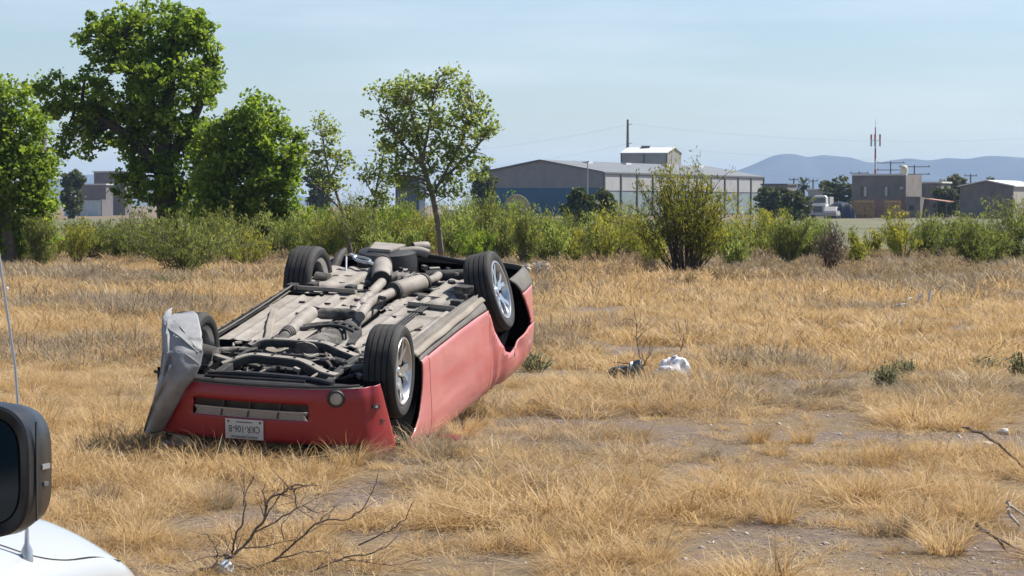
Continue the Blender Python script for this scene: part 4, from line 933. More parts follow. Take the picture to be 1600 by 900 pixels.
# headlamps and upper grille behind the bumper, nose of the car
for s in (-1, 1):
    MB().grid(lambda u, v, s=s: (2.13 - .20 * u * u - .04 * v, s * (.34 + .44 * u), .585 + .115 * v), list(np.linspace(0, 1, 9)), [0, .5, 1]).build('headlamp', M_carglass, car, smooth=True)
    MB().box((2.06, s * .56, .64), (.05, .20, .07)).build('headlamp_reflector', U_bright, car)
MB().grid(lambda y, z: (2.10, y, z), list(np.linspace(-.34, .34, 8)), [.56, .72]).build('upper_grille', M_black_plastic, car)
MB().box((1.98, 0, .44), (.14, 1.36, .2)).build('bumper_beam', U_dark, car)
MB().grid(lambda u, v: (1.80 + .33 * u - .06 * v * v, v * .72, .20 + .01 * math.sin(u * 20)), list(np.linspace(0, 1, 8)), list(np.linspace(-1, 1, 13))).build('splash_shield', M_black_plastic, car, smooth=True, solid=.006)

# ---- underside
def pan(name, x0, x1, y0, y1, z, m, ribs=(), xr=(), amp=.014, wob=.006):
    def fn(u, v):
        d = sum(math.exp(-((v - r) / .018) ** 2) for r in ribs) * amp + sum(math.exp(-((u - r) / .02) ** 2) for r in xr) * amp
        return (u, v, z - d + wob * float(vn(u * 4, v * 4, 4)))
    return MB().grid(fn, list(np.arange(x0, x1 + .001, .03)), list(np.linspace(y0, y1, max(6, int(abs(y1 - y0) / .014))))).build(name, m, car, smooth=True, solid=.008)
pan('floor_pan', -1.10, .80, .15, .80, .195, U_dust, (.27, .40, .53, .66), (-.45,))
pan('floor_pan', -1.10, .80, -.80, -.17, .195, U_dust, (-.28, -.40, -.66), (-.35,))
pan('floor_front_panel', .30, .86, .40, .84, .215, U_tan, (.5, .7))
pan('floor_front_panel', .30, .86, -.84, -.42, .215, U_tan, (-.55,))
MB().grid(lambda u, v: (u, .16 * math.cos(v), .20 + .15 * math.sin(v)), list(np.linspace(-1.15, .7, 20)), list(np.linspace(0, math.pi, 11))).build('tunnel', U_iron, car, smooth=True)
for s in (1, -1):
    MB().grid(lambda u, v, s=s: (u, s * (.79 + .075 * v), .175 - .03 * math.sin(v * math.pi) + .004 * math.sin(u * 9)), list(np.linspace(-1.08, .98, 40)), list(np.linspace(0, 1, 7))).build('sill_rail', U_tan, car, smooth=True, solid=.01)
    MB().box((-.05, s * .80, .150), (2.0, .006, .05)).build('sill_flange', U_dark if s > 0 else U_tan, car)
    for k in range(9 if s > 0 else 0): MB().box((-1.0 + .24 * k + .03 * math.sin(k * 7), s * .802, .128), (.035, .012, .012)).build('flange_clip', U_dark, car)
# small drain plugs and slots punched in the pans
for x, y, l in ((-.62, .36, .05), (-.62, .58, .05), (-.2, .47, .045), (-.15, .68, .04), (-.85, .30, .05), (.15, .60, .05), (-.45, -.50, .05), (-.75, -.28, .05), (-.30, -.30, .045), (.10, -.62, .05), (.30, -.35, .05), (-.9, -.6, .045)):
    MB().box((x, y, .180), (.016, l, .012)).build('drain_plug', U_dark, car)
# left and right tank covers
def cover(s, y0, y1, x0, x1, z):
    def fn(u, v):
        y = y0 + (y1 - y0) * v; x = x0 + (x1 - x0) * u
        e = max(0, abs(u - .5) * 2 - .9) * 10; e2 = max(0, abs(v - .5) * 2 - .9) * 10
        return (x, s * y, z + .05 * max(e, e2) - .006 * math.sin(v * 16))
    r = MB().grid(fn, list(np.linspace(0, 1, 28)), list(np.linspace(0, 1, 22))).build('tank_cover', U_dust, car, smooth=True, solid=.008)
    for u, v, w in ((.2, .3, .06), (.2, .7, .05), (.55, .55, .06), (.8, .25, .05), (.8, .75, .045), (.04, .5, .05)):
        x, y, zz_ = fn(u, v); MB().box((x, y, zz_ - .006), (.018, w, .014)).build('cover_slot', U_dark, r)
cover(1, .34, .79, -2.02, -1.13, .155); cover(-1, .36, .66, -1.82, -.72, .165)
for a, b in (((-1.06, .86, .165), (-1.05, .25, .165)), ((-.74, -.30, .17), (-.66, -.72, .17)), ((-1.04, -.3, .175), (-1.0, -.5, .175))):
    m = MB(); m.bar(a, b, .055, .02); m.bar(Vector(a) + Vector((.03, 0, -.014)), Vector(b) + Vector((.03, 0, -.014)), .01, .03); m.build('floor_brace', U_dust, car)
for x, y, sx, sy in ((-1.12, .66, .10, .09), (-1.1, .31, .09, .08), (-1.02, .80, .10, .08), (-1.05, -.68, .12, .09), (-.78, -.70, .08, .1)):
    MB().box((x, y, .145), (sx, sy, .05), Matrix.Rotation(.2, 3, 'Z')).build('jack_point', U_dark, car, bevel=.008)
MB().prism([(-1.02, -.60), (-1.20, -.60), (-1.22, -.72), (-1.08, -.76), (-1.0, -.70)], .06, .14, lambda u, v, d: (u, v, d)).build('bracket_block', U_iron, car, bevel=.01)
# lines along the right floor
for k, y in enumerate((-.42, -.445, -.47)): MB().tube(catmull([(-1.0, y - .03, .165), (-.4, y, .165), (.2, y, .165), (.75, y + .05, .17)], 5), .007, 5).build('brake_line', U_dark, car, smooth=True)
MB().box((-.42, -.445, .160), (.02, .13, .016)).build('line_clip', U_dark, car)
# exhaust: two pipes crossing, two silencers, a rear box and a front down pipe
def pipe(pts, r, name='exhaust_pipe', m=None, n=14): return MB().tube(catmull(pts, 6), r, n).build(name, m or U_steel, car, smooth=True)
pipe([(-1.40, .125, .14), (-1.0, .09, .145), (-.62, .05, .15), (-.32, .02, .15), (-.18, .0, .16)], .042)
pipe([(-1.04, -.085, .14), (-.86, -.06, .14), (-.62, -.01, .145), (-.40, -.03, .15), (-.12, -.075, .155)], .042)
pipe([(-.62, .045, .148), (-.5, .02, .146), (-.40, -.02, .148)], .048, 'exhaust_joint')
def silencer(a, b, r, ends=.6):
    a = Vector(a); b = Vector(b); P = [a.lerp(b, t) for t in (0, .03, .1, .14, .86, .9, .97, 1)]
    MB().tube(P, [r * ends, r * .8, r * .97, r, r, r * .97, r * .8, r * ends], 22).build('silencer', U_steel, car, smooth=True)
    for q in (a.lerp(b, .02), a.lerp(b, .98)): MB().tube([q - (b - a).normalized() * .015, q + (b - a).normalized() * .015], r * 1.0, 18).build('silencer_band', U_dark, car, smooth=True)
silencer((-1.38, .13, .13), (-1.98, .30, .11), .085); silencer((-1.02, -.085, .135), (-1.42, -.235, .13), .078)
pipe([(-1.42, -.235, .13), (-1.58, -.27, .13), (-1.75, -.26, .14), (-1.92, -.22, .17)], .036)
pipe([(-1.98, .30, .11), (-2.12, .32, .10), (-2.24, .26, .07), (-2.34, .10, .05), (-2.38, .0, .08)], .042)
pipe([(-.10, .33, .15), (.12, .325, .16), (.34, .315, .165), (.50, .305, .17)], [.062, .066, .056, .05], 'down_pipe')
for k in range(4): MB().tube([(.50 + .03 * k, .305, .17), (.518 + .03 * k, .305, .17)], .06 - .003 * k, 16).build('bellows_ring', U_iron, car, smooth=True)
pipe([(.60, .30, .175), (.70, .30, .21), (.80, .28, .26)], .045, m=U_iron)
pipe([(-.12, .34, .155), (-.16, .2, .16), (-.2, .05, .165), (-.22, -.02, .17)], .05, 'cross_pipe', U_iron)
for x, y, r in ((-.16, .33, .03), (-.55, .10, .025), (-.70, -.06, .03), (-.3, .06, .02), (-.9, .13, .03)): MB().tube([(x, y, .12), (x + .05, y - .06, .115)], r * .6, 6).build('exhaust_hanger', U_dark, car)
# crumpled bright heat shields beside the pipes
for (x0, x1, y0, y1, sd) in ((-1.12, -.62, .12, .30, 1), (-.98, -.55, -.22, -.10, 2), (-1.95, -1.1, .28, .42, 3)):
    MB().grid(lambda u, v: (x0 + (x1 - x0) * u, y0 + (y1 - y0) * v, .20 - .03 * float(vn(u * 9, v * 5, sd)) + .06 * (v - .5) ** 2), list(np.linspace(0, 1, 22)), list(np.linspace(0, 1, 8))).build('heat_shield', U_steel, car, smooth=True)
# gearbox and its slotted carrier
pipe([(.95, .03, .30), (.6, .03, .30), (.2, .02, .29), (-.15, .0, .26)], [.17, .15, .11, .08], 'gearbox', U_iron, 16)
def carrier():
    m = MB(); us = np.linspace(0, 1, 15)
    arc = lambda u, dx: Vector((.34 - .22 * math.sin(u * math.pi) + dx, .30 - .52 * u, .165))
    for dx in (0, .085): m.tube([arc(u, dx) for u in us], .016, 6)
    for u in us[::2]: m.bar(arc(u, 0), arc(u, .085), .025, .022)
    m.bar(arc(0, .05), arc(0, .05) + Vector((.35, .05, .02)), .06, .035); m.bar(arc(1, .05), arc(1, .05) + Vector((.35, -.05, .02)), .06, .035)
    m.build('gearbox_carrier', U_dark, car, smooth=True)
carrier()
MB().grid(lambda u, v: (.40 + .28 * u, .22 - .40 * v, .30 + .02 * math.sin(v * 9)), list(np.linspace(0, 1, 5)), list(np.linspace(0, 1, 7))).build('transmission_pan', U_black, car)
MB().box((.52, .16, .255), (.2, .05, .05)).build('gearbox_bracket', U_steel, car, bevel=.01)
MB().box((.56, .04, .262), (.16, .09, .03)).build('gearbox_bracket', U_iron, car, bevel=.01)
MB().box((.50, -.10, .25), (.14, .06, .06)).build('gearbox_bracket', U_iron, car, bevel=.01)
# front subframe
def member(pts, w, h, name, m, cap=0):
    """Pressed steel member: box section swept along points."""
    P = catmull(pts, 4); b = MB(); n = len(P); V = []
    for i, p in enumerate(P):
        t = (P[min(i + 1, n - 1)] - P[max(i - 1, 0)]).normalized(); sd = t.cross(Vector((0, 0, 1))).normalized()
        ww = w[0] + (w[1] - w[0]) * abs(2 * i / (n - 1) - 1) if hasattr(w, '__len__') else w
        for a, c in ((-1, 0), (-.8, -1), (.8, -1), (1, 0), (1, 1), (-1, 1)): V.append(p + sd * ww / 2 * a + Vector((0, 0, h / 2 * c)))
    F = [(i * 6 + k, i * 6 + (k + 1) % 6, (i + 1) * 6 + (k + 1) % 6, (i + 1) * 6 + k) for i in range(n - 1) for k in range(6)] + [tuple(range(6)), tuple(range((n - 1) * 6, n * 6))]
    o = b.add(V, F).build(name, m, car, smooth=False, bevel=.006)
    if cap:
        c = MB(); W2 = []
        for i, p in enumerate(P):
            t = (P[min(i + 1, n - 1)] - P[max(i - 1, 0)]).normalized(); sd = t.cross(Vector((0, 0, 1))).normalized()
            ww = (w[0] + (w[1] - w[0]) * abs(2 * i / (n - 1) - 1) if hasattr(w, '__len__') else w) * cap * (1 + .12 * math.sin(i * 2.1))
            for a in (-1, 1):
                for e in (-.004, .003): W2.append(p + sd * ww / 2 * a + Vector((0, 0, -h / 2 + e)))
        c.add(W2, [(4 * i + a, 4 * i + b_, 4 * i + 4 + b_, 4 * i + 4 + a) for i in range(n - 1) for a, b_ in ((0, 2), (2, 3), (3, 1), (1, 0))])
        c.build('flange', U_dust, o)
        for i in range(2, n - 2, 3): MB().tube([P[i] + Vector((0, 0, -h / 2 - .004)), P[i] + Vector((0, 0, -h / 2 - .012))], .011, 8).build('bolt', U_dark, o)
    return o
member([(.98, .46, .20), (.90, .36, .165), (.87, .1, .165), (.90, -.12, .165), (1.0, -.30, .19), (1.05, -.42, .21)], (.085, .10), .055, 'crossmember', U_dark, cap=.62)
member([(1.52, .48, .22), (1.42, .30, .165), (1.42, .12, .165), (1.46, -.12, .17), (1.62, -.34, .20), (1.66, -.46, .21)], (.095, .11), .06, 'crossmember', U_dark, cap=.6)
for s in (1, -1):
    member([(.80, s * .43, .23), (1.1, s * .42, .22), (1.5, s * .42, .22), (1.85, s * .44, .24)], .07, .08, 'subframe_rail', U_dark)
    member([(1.44, s * .40, .20), (1.43, s * .55, .17), (1.40, s * .68, .15)], .075, .04, 'control_arm', U_iron)
    member([(.96, s * .42, .21), (1.12, s * .55, .18), (1.36, s * .68, .15)], .06, .035, 'control_arm', U_iron)
    MB().tube(catmull([(1.14, s * .30, .225), (1.2, s * .5, .20), (1.26, s * .68, .18)], 4), [.026, .018, .014], 8).build('tie_rod', U_dark, car, smooth=True)
    MB().tube([(1.14, s * .22, .228), (1.145, s * .30, .226), (1.15, s * .36, .222)], [.04, .043, .028], 12).build('rack_boot', U_dark, car, smooth=True)
    MB().lathe([(-.09, .03), (-.09, .09), (.02, .11), (.05, .07), (.07, .03)], 14, 'Y', (1.41, s * .66, .19)).build('hub_carrier', U_iron, car, smooth=True)
    MB().tube([(1.41, s * .60, .19), (1.40, s * .54, .50)], [.035, .045], 8).build('strut', U_dark, car, smooth=True)
    MB().tube([(1.30, s * .28, .26), (1.38, s * .62, .20)], .022, 8).build('drive_shaft', U_iron, car, smooth=True)
    for r_k in (.18, .24, .30): MB().tube([(1.52, s * (.46 + r_k * .4), .20), (1.49, s * (.55 + r_k * .3), .30)], .009, 5).build('brake_hose', U_black, car, smooth=True)
MB().tube(catmull([(1.13, .30, .225), (1.13, 0, .225), (1.15, -.30, .225)], 4), .033, 10).build('steering_rack', U_dark, car, smooth=True)
MB().tube(catmull([(1.28, .62, .20), (1.72, .50, .20), (1.76, .3, .215), (1.76, 0, .215), (1.76, -.3, .215), (1.72, -.50, .20), (1.28, -.62, .20)], 6), .014, 8).build('anti_roll_bar', U_dark, car, smooth=True)
MB().tube(catmull([(1.86, .46, .185), (1.84, .2, .175), (1.84, -.1, .175), (1.86, -.36, .18), (1.90, -.5, .19)], 5), .022, 8).build('radiator_support', M_black_plastic, car, smooth=True)
MB().tube(catmull([(1.92, .46, .185), (1.93, .1, .18), (1.92, -.3, .18)], 5), .014, 6).build('radiator_hose', M_black_plastic, car, smooth=True)
MB().tube(catmull([(1.0, .17, .21), (1.16, .12, .185), (1.17, .02, .18), (1.07, -.12, .19), (1.0, -.15, .21)], 5), .012, 6).build('power_steering_line', U_dark, car, smooth=True)
MB().tube(catmull([(.98, .12, .22), (1.2, .05, .20), (1.24, -.1, .20), (1.05, -.2, .21)], 5), .009, 6).build('power_steering_line', U_iron, car, smooth=True)
MB().prism([(1.02, .16), (1.36, .18), (1.38, -.20), (1.05, -.22)], .24, .32, lambda u, v, d: (u, v, d)).build('oil_pan', U_dark, car, bevel=.02)
member([(-.20, .675, .165), (.35, .52, .165), (.62, .43, .165), (.92, .35, .168)], .06, .025, 'subframe_brace', U_tan)
member([(-.05, -.60, .175), (.45, -.50, .175), (.95, -.38, .18)], .05, .022, 'subframe_brace', U_tan)
crr = random.Random(21)
for k in range(100):          # clips, bolts, brackets and hose ends round the front suspension
    x = crr.uniform(.9, 1.95); s = crr.choice((1, -1)); y = s * crr.uniform(.30, .62) if crr.random() < .7 else crr.uniform(-.3, .3); z = crr.uniform(.17, .27)
    mt = crr.choice((U_dark, U_dark, U_iron, U_dust, U_steel, M_black_plastic))
    if crr.random() < .5:
        MB().box((x, y, z), (crr.uniform(.015, .06), crr.uniform(.015, .06), crr.uniform(.01, .035)), Matrix.Rotation(crr.uniform(0, 3), 3, 'Z') @ Matrix.Rotation(crr.uniform(-.5, .5), 3, 'X')).build('bracket', mt, car, bevel=.003)
    else:
        p = Vector((x, y, z)); q = p + Vector((crr.uniform(-.18, .18), crr.uniform(-.14, .14), crr.uniform(-.03, .05)))
        MB().tube(catmull([p, p.lerp(q, .5) + Vector((0, 0, crr.uniform(-.03, .03))), q], 3), crr.uniform(.006, .013), 6).build('hose', mt, car, smooth=True)
for s in (1, -1):
    MB().grid(lambda u, v, s=s: (.78 + .30 * u, s * (.20 + .62 * v), .20 + .13 * u ** 1.5 + .02 * math.sin(v * 11)), list(np.linspace(0, 1, 8)), list(np.linspace(0, 1, 14))).build('toe_board', U_dust, car, smooth=True, solid=.008)
# rear suspension
member([(-1.22, .50, .24), (-1.20, .2, .21), (-1.20, -.2, .21), (-1.24, -.52, .24)], .09, .07, 'rear_crossmember', U_dark)
member([(-1.72, .55, .25), (-1.70, .2, .22), (-1.70, -.2, .22), (-1.72, -.58, .25)], .10, .07, 'rear_crossmember', U_dark)
m_ = MB(); m_.lathe([(-.15, .03), (-.13, .09), (-.05, .13), (.05, .13), (.12, .10), (.16, .04)], 16, 'Y', (-1.50, .0, .20)); m_.tube([(-1.36, 0, .2), (-1.18, 0, .2)], [.08, .045], 12); m_.build('differential', U_iron, car, smooth=True)
for k in range(5): MB().box((-1.50, -.10 + .05 * k, .105), (.20, .012, .05)).build('cooling_fin', U_iron, car)
pipe([(-1.14, 0.0, .21), (-.6, 0.0, .24), (-.2, 0.0, .25)], .038, 'propeller_shaft', U_steel)
for s in (1, -1):
    MB().tube([(-1.50, s * .16, .2), (-1.43, s * .68, .19)], .026, 10).build('half_shaft', U_dark, car, smooth=True)
    MB().tube([(-1.48, s * .18, .2), (-1.475, s * .26, .2)], [.05, .03], 12).build('shaft_boot', U_dark, car, smooth=True)
    member([(-1.68, s * .28, .19), (-1.60, s * .5, .165), (-1.50, s * .70, .15)], .07, .035, 'lower_link', U_iron)
    member([(-1.22, s * .36, .20), (-1.30, s * .55, .17), (-1.38, s * .70, .16)], .05, .03, 'lower_link', U_iron)
    MB().tube([(-1.66 + .055 * math.cos(t), s * .56 + .055 * math.sin(t), .19 + .012 * t) for t in np.linspace(0, 25, 90)], .008, 5).build('coil_spring', U_dark, car, smooth=True)
    MB().tube([(-1.62, s * .66, .17), (-1.68, s * .60, .46)], [.022, .034], 8).build('damper', U_dark, car, smooth=True)
    MB().lathe([(-.08, .03), (-.08, .09), (.04, .10), (.07, .04)], 14, 'Y', (-1.41, s * .68, .19)).build('hub_carrier', U_iron, car, smooth=True)
# bare alloy link with an oval eye, dropped out on the left
def link_eye():
    m = MB(); a = Vector((-2.06, .62, .055)); b = Vector((-1.80, .30, .085)); c = a.lerp(b, .45); t = (b - a).normalized(); sd = Vector((0, 0, 1)).cross(t).normalized(); nrm = t.cross(sd)
    tt = (t * .8 + nrm * 0).normalized()
    ring = [c + t * .105 * math.cos(u) + sd * .05 * math.sin(u) + nrm * .004 for u in np.linspace(0, 2 * math.pi, 25)]
    m.tube(ring, .014, 7, cap=False); m.bar(a, c - t * .1, .03, .016, nrm); m.bar(c + t * .1, b, .035, .016, nrm); m.build('alloy_link', U_bright, car, smooth=True)
link_eye()
MB().tube([(-1.95, .62, .06), (-1.72, .55, .16)], .009, 6).build('link_rod', U_bright, car, smooth=True)
pipe([(-2.22, .72, .05), (-2.10, .74, .10), (-1.95, .75, .2)], [.02, .04, .05], 'bump_stop', U_dark)
# spare wheel well and rear box
m_ = MB(); m_.lathe([(.03, .01), (.03, .20), (.05, .255), (.12, .27), (.36, .28)], 28, 'Z', (-2.26, .34, 0)); m_.build('spare_wheel_well', M_black_plastic, car, smooth=True)
MB().prism([(-2.40, .50), (-2.10, .46), (-2.08, .26), (-2.36, .20)], -.002, .03, lambda u, v, d: (u, v, d)).build('well_plate', U_dust, car, bevel=.008)
MB().tube([(-2.44, .16, .035), (-2.50, .10, .04), (-2.56, .06, .05)], [.04, .045, .045], 14, cap=False).build('tail_pipe', U_steel, car, smooth=True)
MB().grid(lambda u, v: (-1.9 - .6 * u, -.62 + 1.25 * v, .27 + .02 * math.sin(v * 14) + .01 * math.sin(u * 17)), list(np.linspace(0, 1, 10)), list(np.linspace(0, 1, 16))).build('rear_floor', U_dark, car, smooth=True)
pipe([(-1.95, -.1, .2), (-2.05, -.4, .19), (-2.06, -.62, .2)], .06, 'rear_silencer', U_dark)
for k in range(36):
    x = crr.uniform(-2.3, -1.2); y = crr.uniform(-.5, .2); z = crr.uniform(.13, .24)
    MB().box((x, y, z), (crr.uniform(.02, .10), crr.uniform(.02, .08), crr.uniform(.01, .04)), Matrix.Rotation(crr.uniform(0, 3), 3, 'Z')).build('bracket', crr.choice((U_dark, U_iron, U_steel)), car, bevel=.004)
# wheel housings
for s in (1, -1):
    for cx, rr_, sx in ((1.36, .485, 1), (-1.45 if s > 0 else -1.54, .50, 1.12)):
        us = list(np.linspace(-.15, math.pi + .15, 24)); vs_ = [.50, .62, .74, .86]
        MB().grid(lambda u, v, cx=cx, rr_=rr_, sx=sx, s=s: (cx + sx * rr_ * math.cos(u), s * v, .24 + rr_ * math.sin(u)), us, vs_).build('wheel_housing', U_black, car, smooth=True)
        MB().add([(cx + sx * rr_ * math.cos(u), s * .50, .24 + rr_ * math.sin(u)) for u in us], [tuple(range(len(us)))]).build('inner_housing', U_black, car)
# ---- wheels (outboard = -y in their own frame)
def wheel(x, y, z, steer=0, camber=0, spin=0):
    side = -1 if y < 0 else 1
    g_ = []; w = .118
    pr = [(-.098, .243), (-.112, .262), (-.122, .29), (-.118, .318), (-.104, .334)]
    tread = []
    for a in (-.066, -.023, .023, .066): tread += [(a - .006, .342), (a - .005, .331), (a + .005, .331), (a + .006, .342)]
    prof = pr + [(-.09, .340)] + tread + [(.09, .340)] + [(-a, r) for a, r in pr[::-1]]
    rim = MB(); rim.lathe([(-.104, .252), (-.112, .248), (-.112, .236), (-.100, .228), (-.06, .222), (0, .205), (.08, .215), (.105, .245)], 48, 'Y')
    for k in range(5):
        a0 = spin + k * 2 * math.pi / 5
        pol = lambda r, a: (r * math.cos(a0 + a), r * math.sin(a0 + a))
        for sg in (-1, 1):
            o = [pol(.045, sg * .02), pol(.075, sg * .50), pol(.135, sg * .235), pol(.232, sg * .335), pol(.232, sg * .155), pol(.150, sg * .045), pol(.12, 0)]
            V = []; n = len(o)
            for dep in (0, .028):
                for q in o:
                    r = math.hypot(*q); V.append((q[0], -.096 + .030 * max(0, 1 - r / .232) ** 1.2 + dep, q[1]))
            F = [tuple(range(n)), tuple(range(2 * n - 1, n - 1, -1))] + [(i, n + i, n + (i + 1) % n, (i + 1) % n) for i in range(n)]
            rim.add(V, F)
    rim.lathe([(-.078, .002), (-.078, .028), (-.070, .034), (-.058, .062), (-.04, .064)], 24, 'Y')
    wo = rim.build('wheel', M_rim, car, smooth=True, angle=30)
    MB().lathe(prof, 64, 'Y', closed=True).build('tyre', M_rubber, wo, smooth=True, angle=28)
    MB().lathe([(-.02, .005), (-.02, .165), (.0, .165), (.0, .06), (.06, .05)], 32, 'Y').build('brake_disc', M_rimdark, wo, smooth=True)
    MB().lathe([(-.052, .06), (-.052, .229)], 32, 'Y').build('rim_shade_disc', U_black, wo)  # added black disc; its colour supplies the shade between the spokes
    R = Matrix.Rotation(math.pi if side > 0 else 0, 4, 'Z')
    wo.matrix_local = Matrix.Translation((x, y, z)) @ Matrix.Rotation(steer, 4, 'Z') @ Matrix.Rotation(camber, 4, 'X') @ R
wheel(1.41, -.775, .19, rad(-3), rad(1.5), .35); wheel(1.41, .765, .19, rad(-2), 0, .1)
wheel(-1.43, -.80, .185, rad(-3), rad(16), .9); wheel(-1.41, .79, .22, 0, rad(2), .2)
# torn inner fender liner standing up round the left front wheel
def liner():
    rows = [(484, 264, 302, 1.5), (489, 252, 310, 1.68), (500, 245, 313, 1.88), (520, 241, 318, 2.04), (545, 240, 320, 2.15), (570, 237, 316, 2.21), (590, 233, 306, 2.25), (610, 227, 290, 2.26), (630, 221, 280, 2.25), (650, 216, 270, 2.22), (672, 212, 258, 2.16)]
    Mi = CAR_M.transposed(); C0 = Mi @ (Vector((0, 0, CAM_H)) - CAR_T); Yr = [r[0] for r in rows]
    th = math.atan((450 - HORIZON) / FPX)
    def fn(u, v):
        py = rows[0][0] + (rows[-1][0] - rows[0][0]) * v
        xl = np.interp(py, Yr, [r[1] for r in rows]); xr = np.interp(py, Yr, [r[2] for r in rows]); dx = np.interp(py, Yr, [r[3] for r in rows])
        px = xl + (xr - xl) * u + (3.2 * float(vn(v * 17 + 3 * (u > .5), 2.5, 8)) - 1.6) * abs(2 * u - 1) ** 4
        bulge = .17 * math.sin(math.pi * min(1, u * .85 + .12)) - (.16 + .22 * v) * (1 - u) ** 2
        rib = .034 * math.exp(-((u - (.42 - .1 * v)) / .035) ** 2) * (v < .62) + .018 * math.exp(-((v - .33) / .014) ** 2) * (.15 < u < .5) + .018 * math.exp(-((v - .10 - .12 * u) / .016) ** 2) * (u > .3)
        rib += .02 * math.exp(-((v - (.16 + .35 * (u - .55))) / .018) ** 2) * (u > .55) + .045 * math.exp(-((u - (.62 - .3 * v)) / .03) ** 2) * (v > .42) - .02 * math.exp(-((u - .2) / .1) ** 2 - ((v - .22) / .08) ** 2) + .012 * float(vn(u * 5, v * 9, 3)) + .006 * float(vn(u * 14, v * 22, 4))
        d = Vector((0, math.cos(th), -math.sin(th))) + Vector((1, 0, 0)) * ((px - 800) / FPX) + Vector((0, math.sin(th), math.cos(th))) * ((450 - py) / FPX)
        d = Mi @ d; t = (dx - C0.x) / d.x; p = C0 + d * t
        return p + Vector((bulge + rib, 0, 0))
    o = MB().grid(fn, list(np.linspace(0, 1, 40)), list(np.linspace(0, 1, 60))).build('fender_liner', M_liner, car, smooth=True, solid=.008, angle=60)
    o['label'] = 'torn grey ribbed plastic wheel arch liner standing up'
    for pl, w in (([(.40, .05), (.42, .2), (.40, .36), (.37, .52)], .011), ([(.22, .10), (.45, .13), (.70, .20), (.93, .34)], .010), ([(.14, .335), (.27, .34), (.40, .345)], .011), ([(.55, .06), (.72, .14), (.90, .28)], .008), ([(.40, .52), (.44, .62), (.36, .78)], .009), ([(.14, .335), (.16, .44), (.12, .54)], .010), ([(.62, .30), (.80, .36), (.97, .44)], .007)):
        pts = [Vector(fn(u, v)) for u, v in pl]; MB().tube(catmull(pts, 6), [w * .6, w, w, w * .5], 7).build('rib', M_liner, o, smooth=True)
liner()
# ------------------------------------------------------------------ white pickup beside the photographer: mirror, hood, fender, aerial
P_white = mat('white_truck_paint', (.437, .452, .460), rough=.22, coat=.5)
M_mirror_glass = mat('teal_reflection_glass', (.003, .014, .024), rough=.12, spec=.35)  # dark teal of a reflected tinted window put into the glass colour
M_mirror_black = mat('mirror_black', (.012, .012, .013), (.02, .02, .022), scale=30, rough=.35)
M_seam = mat('seam_shadow', (.03, .03, .03), rough=.9)
truck = empty('white_pickup_truck', (-2.18, 5.30, 0), rad(-14.5), 'white pickup with black mirror and whip aerial beside the camera', 'truck')
# own frame: +y forward, +x right; the mirror sits at y = 0
def hz(x, y):
    """Height of the hood and fender skin."""
    a = abs(x); z = 1.145 - .05 * (a / .9) ** 2 - .05 * max(0, y / 1.4) ** 2
    if a > .72: z -= .55 * (a - .72) ** 1.7 / .26 ** .7 * .62
    if y > .95: z -= .9 * (y - .95) ** 2
    return z
xs = list(np.linspace(-.70, .70, 24)); ys = list(np.linspace(.12, 1.62, 40))
MB().grid(lambda x, y: (x, y, hz(x, y) + .006), xs, ys).build('hood', P_white, truck, smooth=True, solid=.01)
for s in (1, -1):
    def fend(u, v, s=s):
        y = -.15 + 1.75 * v; q = max(0, (y - 1.0) / .6)
        if u < .5: x = .712 + (.97 - .712) * (u / .5); z = hz(x, y)
        else: x = .97 + .02 * math.sin((u - .5) * math.pi); z = hz(.97, y) - (u - .5) * 2 * .42
        return (s * (x - .12 * q * q), y, z)
    MB().grid(fend, list(np.linspace(0, 1, 26)), list(np.linspace(0, 1, 40))).build('front_fender', P_white, truck, smooth=True, solid=.01)
    MB().box((s * .96, -.85, .86), (.05, 1.35, .72)).build('door', P_white, truck, bevel=.02)
    MB().box((s * .90, -.85, 1.45), (.03, 1.2, .42), Matrix.Rotation(s * -.2, 3, 'Y')).build('door_window', M_carglass, truck)
    MB().tube(catmull([(s * .86, .05, 1.15), (s * .80, -.25, 1.42), (s * .70, -.55, 1.68)], 4), .05, 8).build('windscreen_pillar', P_white, truck, smooth=True)
    MB().lathe([(-.13, .22), (-.14, .36), (-.1, .39), (.1, .39), (.14, .36), (.13, .22)], 32, 'X', (s * .84, .72, .39), closed=True).build('wheel', M_rubber, truck, smooth=True)
    MB().lathe([(-.1, .22), (-.08, .2), (.08, .2), (.1, .22)], 24, 'X', (s * .84, .72, .39)).build('wheel_rim', M_rim, truck, smooth=True)
MB().grid(lambda u, v: (v * (.84 - .14 * u), .08 - .64 * u, 1.14 + .54 * u), list(np.linspace(0, 1, 6)), list(np.linspace(-1, 1, 11))).build('windscreen', M_carglass, truck, smooth=True)
MB().box((0, -1.05, 1.70), (1.40, 1.05, .06)).build('roof', P_white, truck, bevel=.03)
MB().box((0, .75, .62), (1.5, 1.5, .5)).build('engine_bay', M_black_plastic, truck)
MB().box((0, 1.56, .50), (1.6, .12, .4)).build('front_grille', M_black_plastic, truck, bevel=.03)
MB().box((0, 1.70, .45), (1.86, .18, .26)).build('front_bumper', P_white, truck, bevel=.05)
MB().box((0, -2.5, .95), (1.90, 1.8, .55)).build('load_bed', P_white, truck, bevel=.03)
for s in (1, -1): MB().lathe([(-.13, .22), (-.14, .36), (-.1, .39), (.1, .39), (.14, .36), (.13, .22)], 32, 'X', (s * .84, -2.5, .39), closed=True).build('wheel', M_rubber, truck, smooth=True)
MB().tube(catmull([(x, y, hz(x, y) + .001) for x, y in ((.74, .56), (.80, .60), (.86, .64), (.915, .70), (.945, .80), (.955, .95), (.958, 1.1))], 6), .0018, 5).build('hood_seam', M_seam, truck)
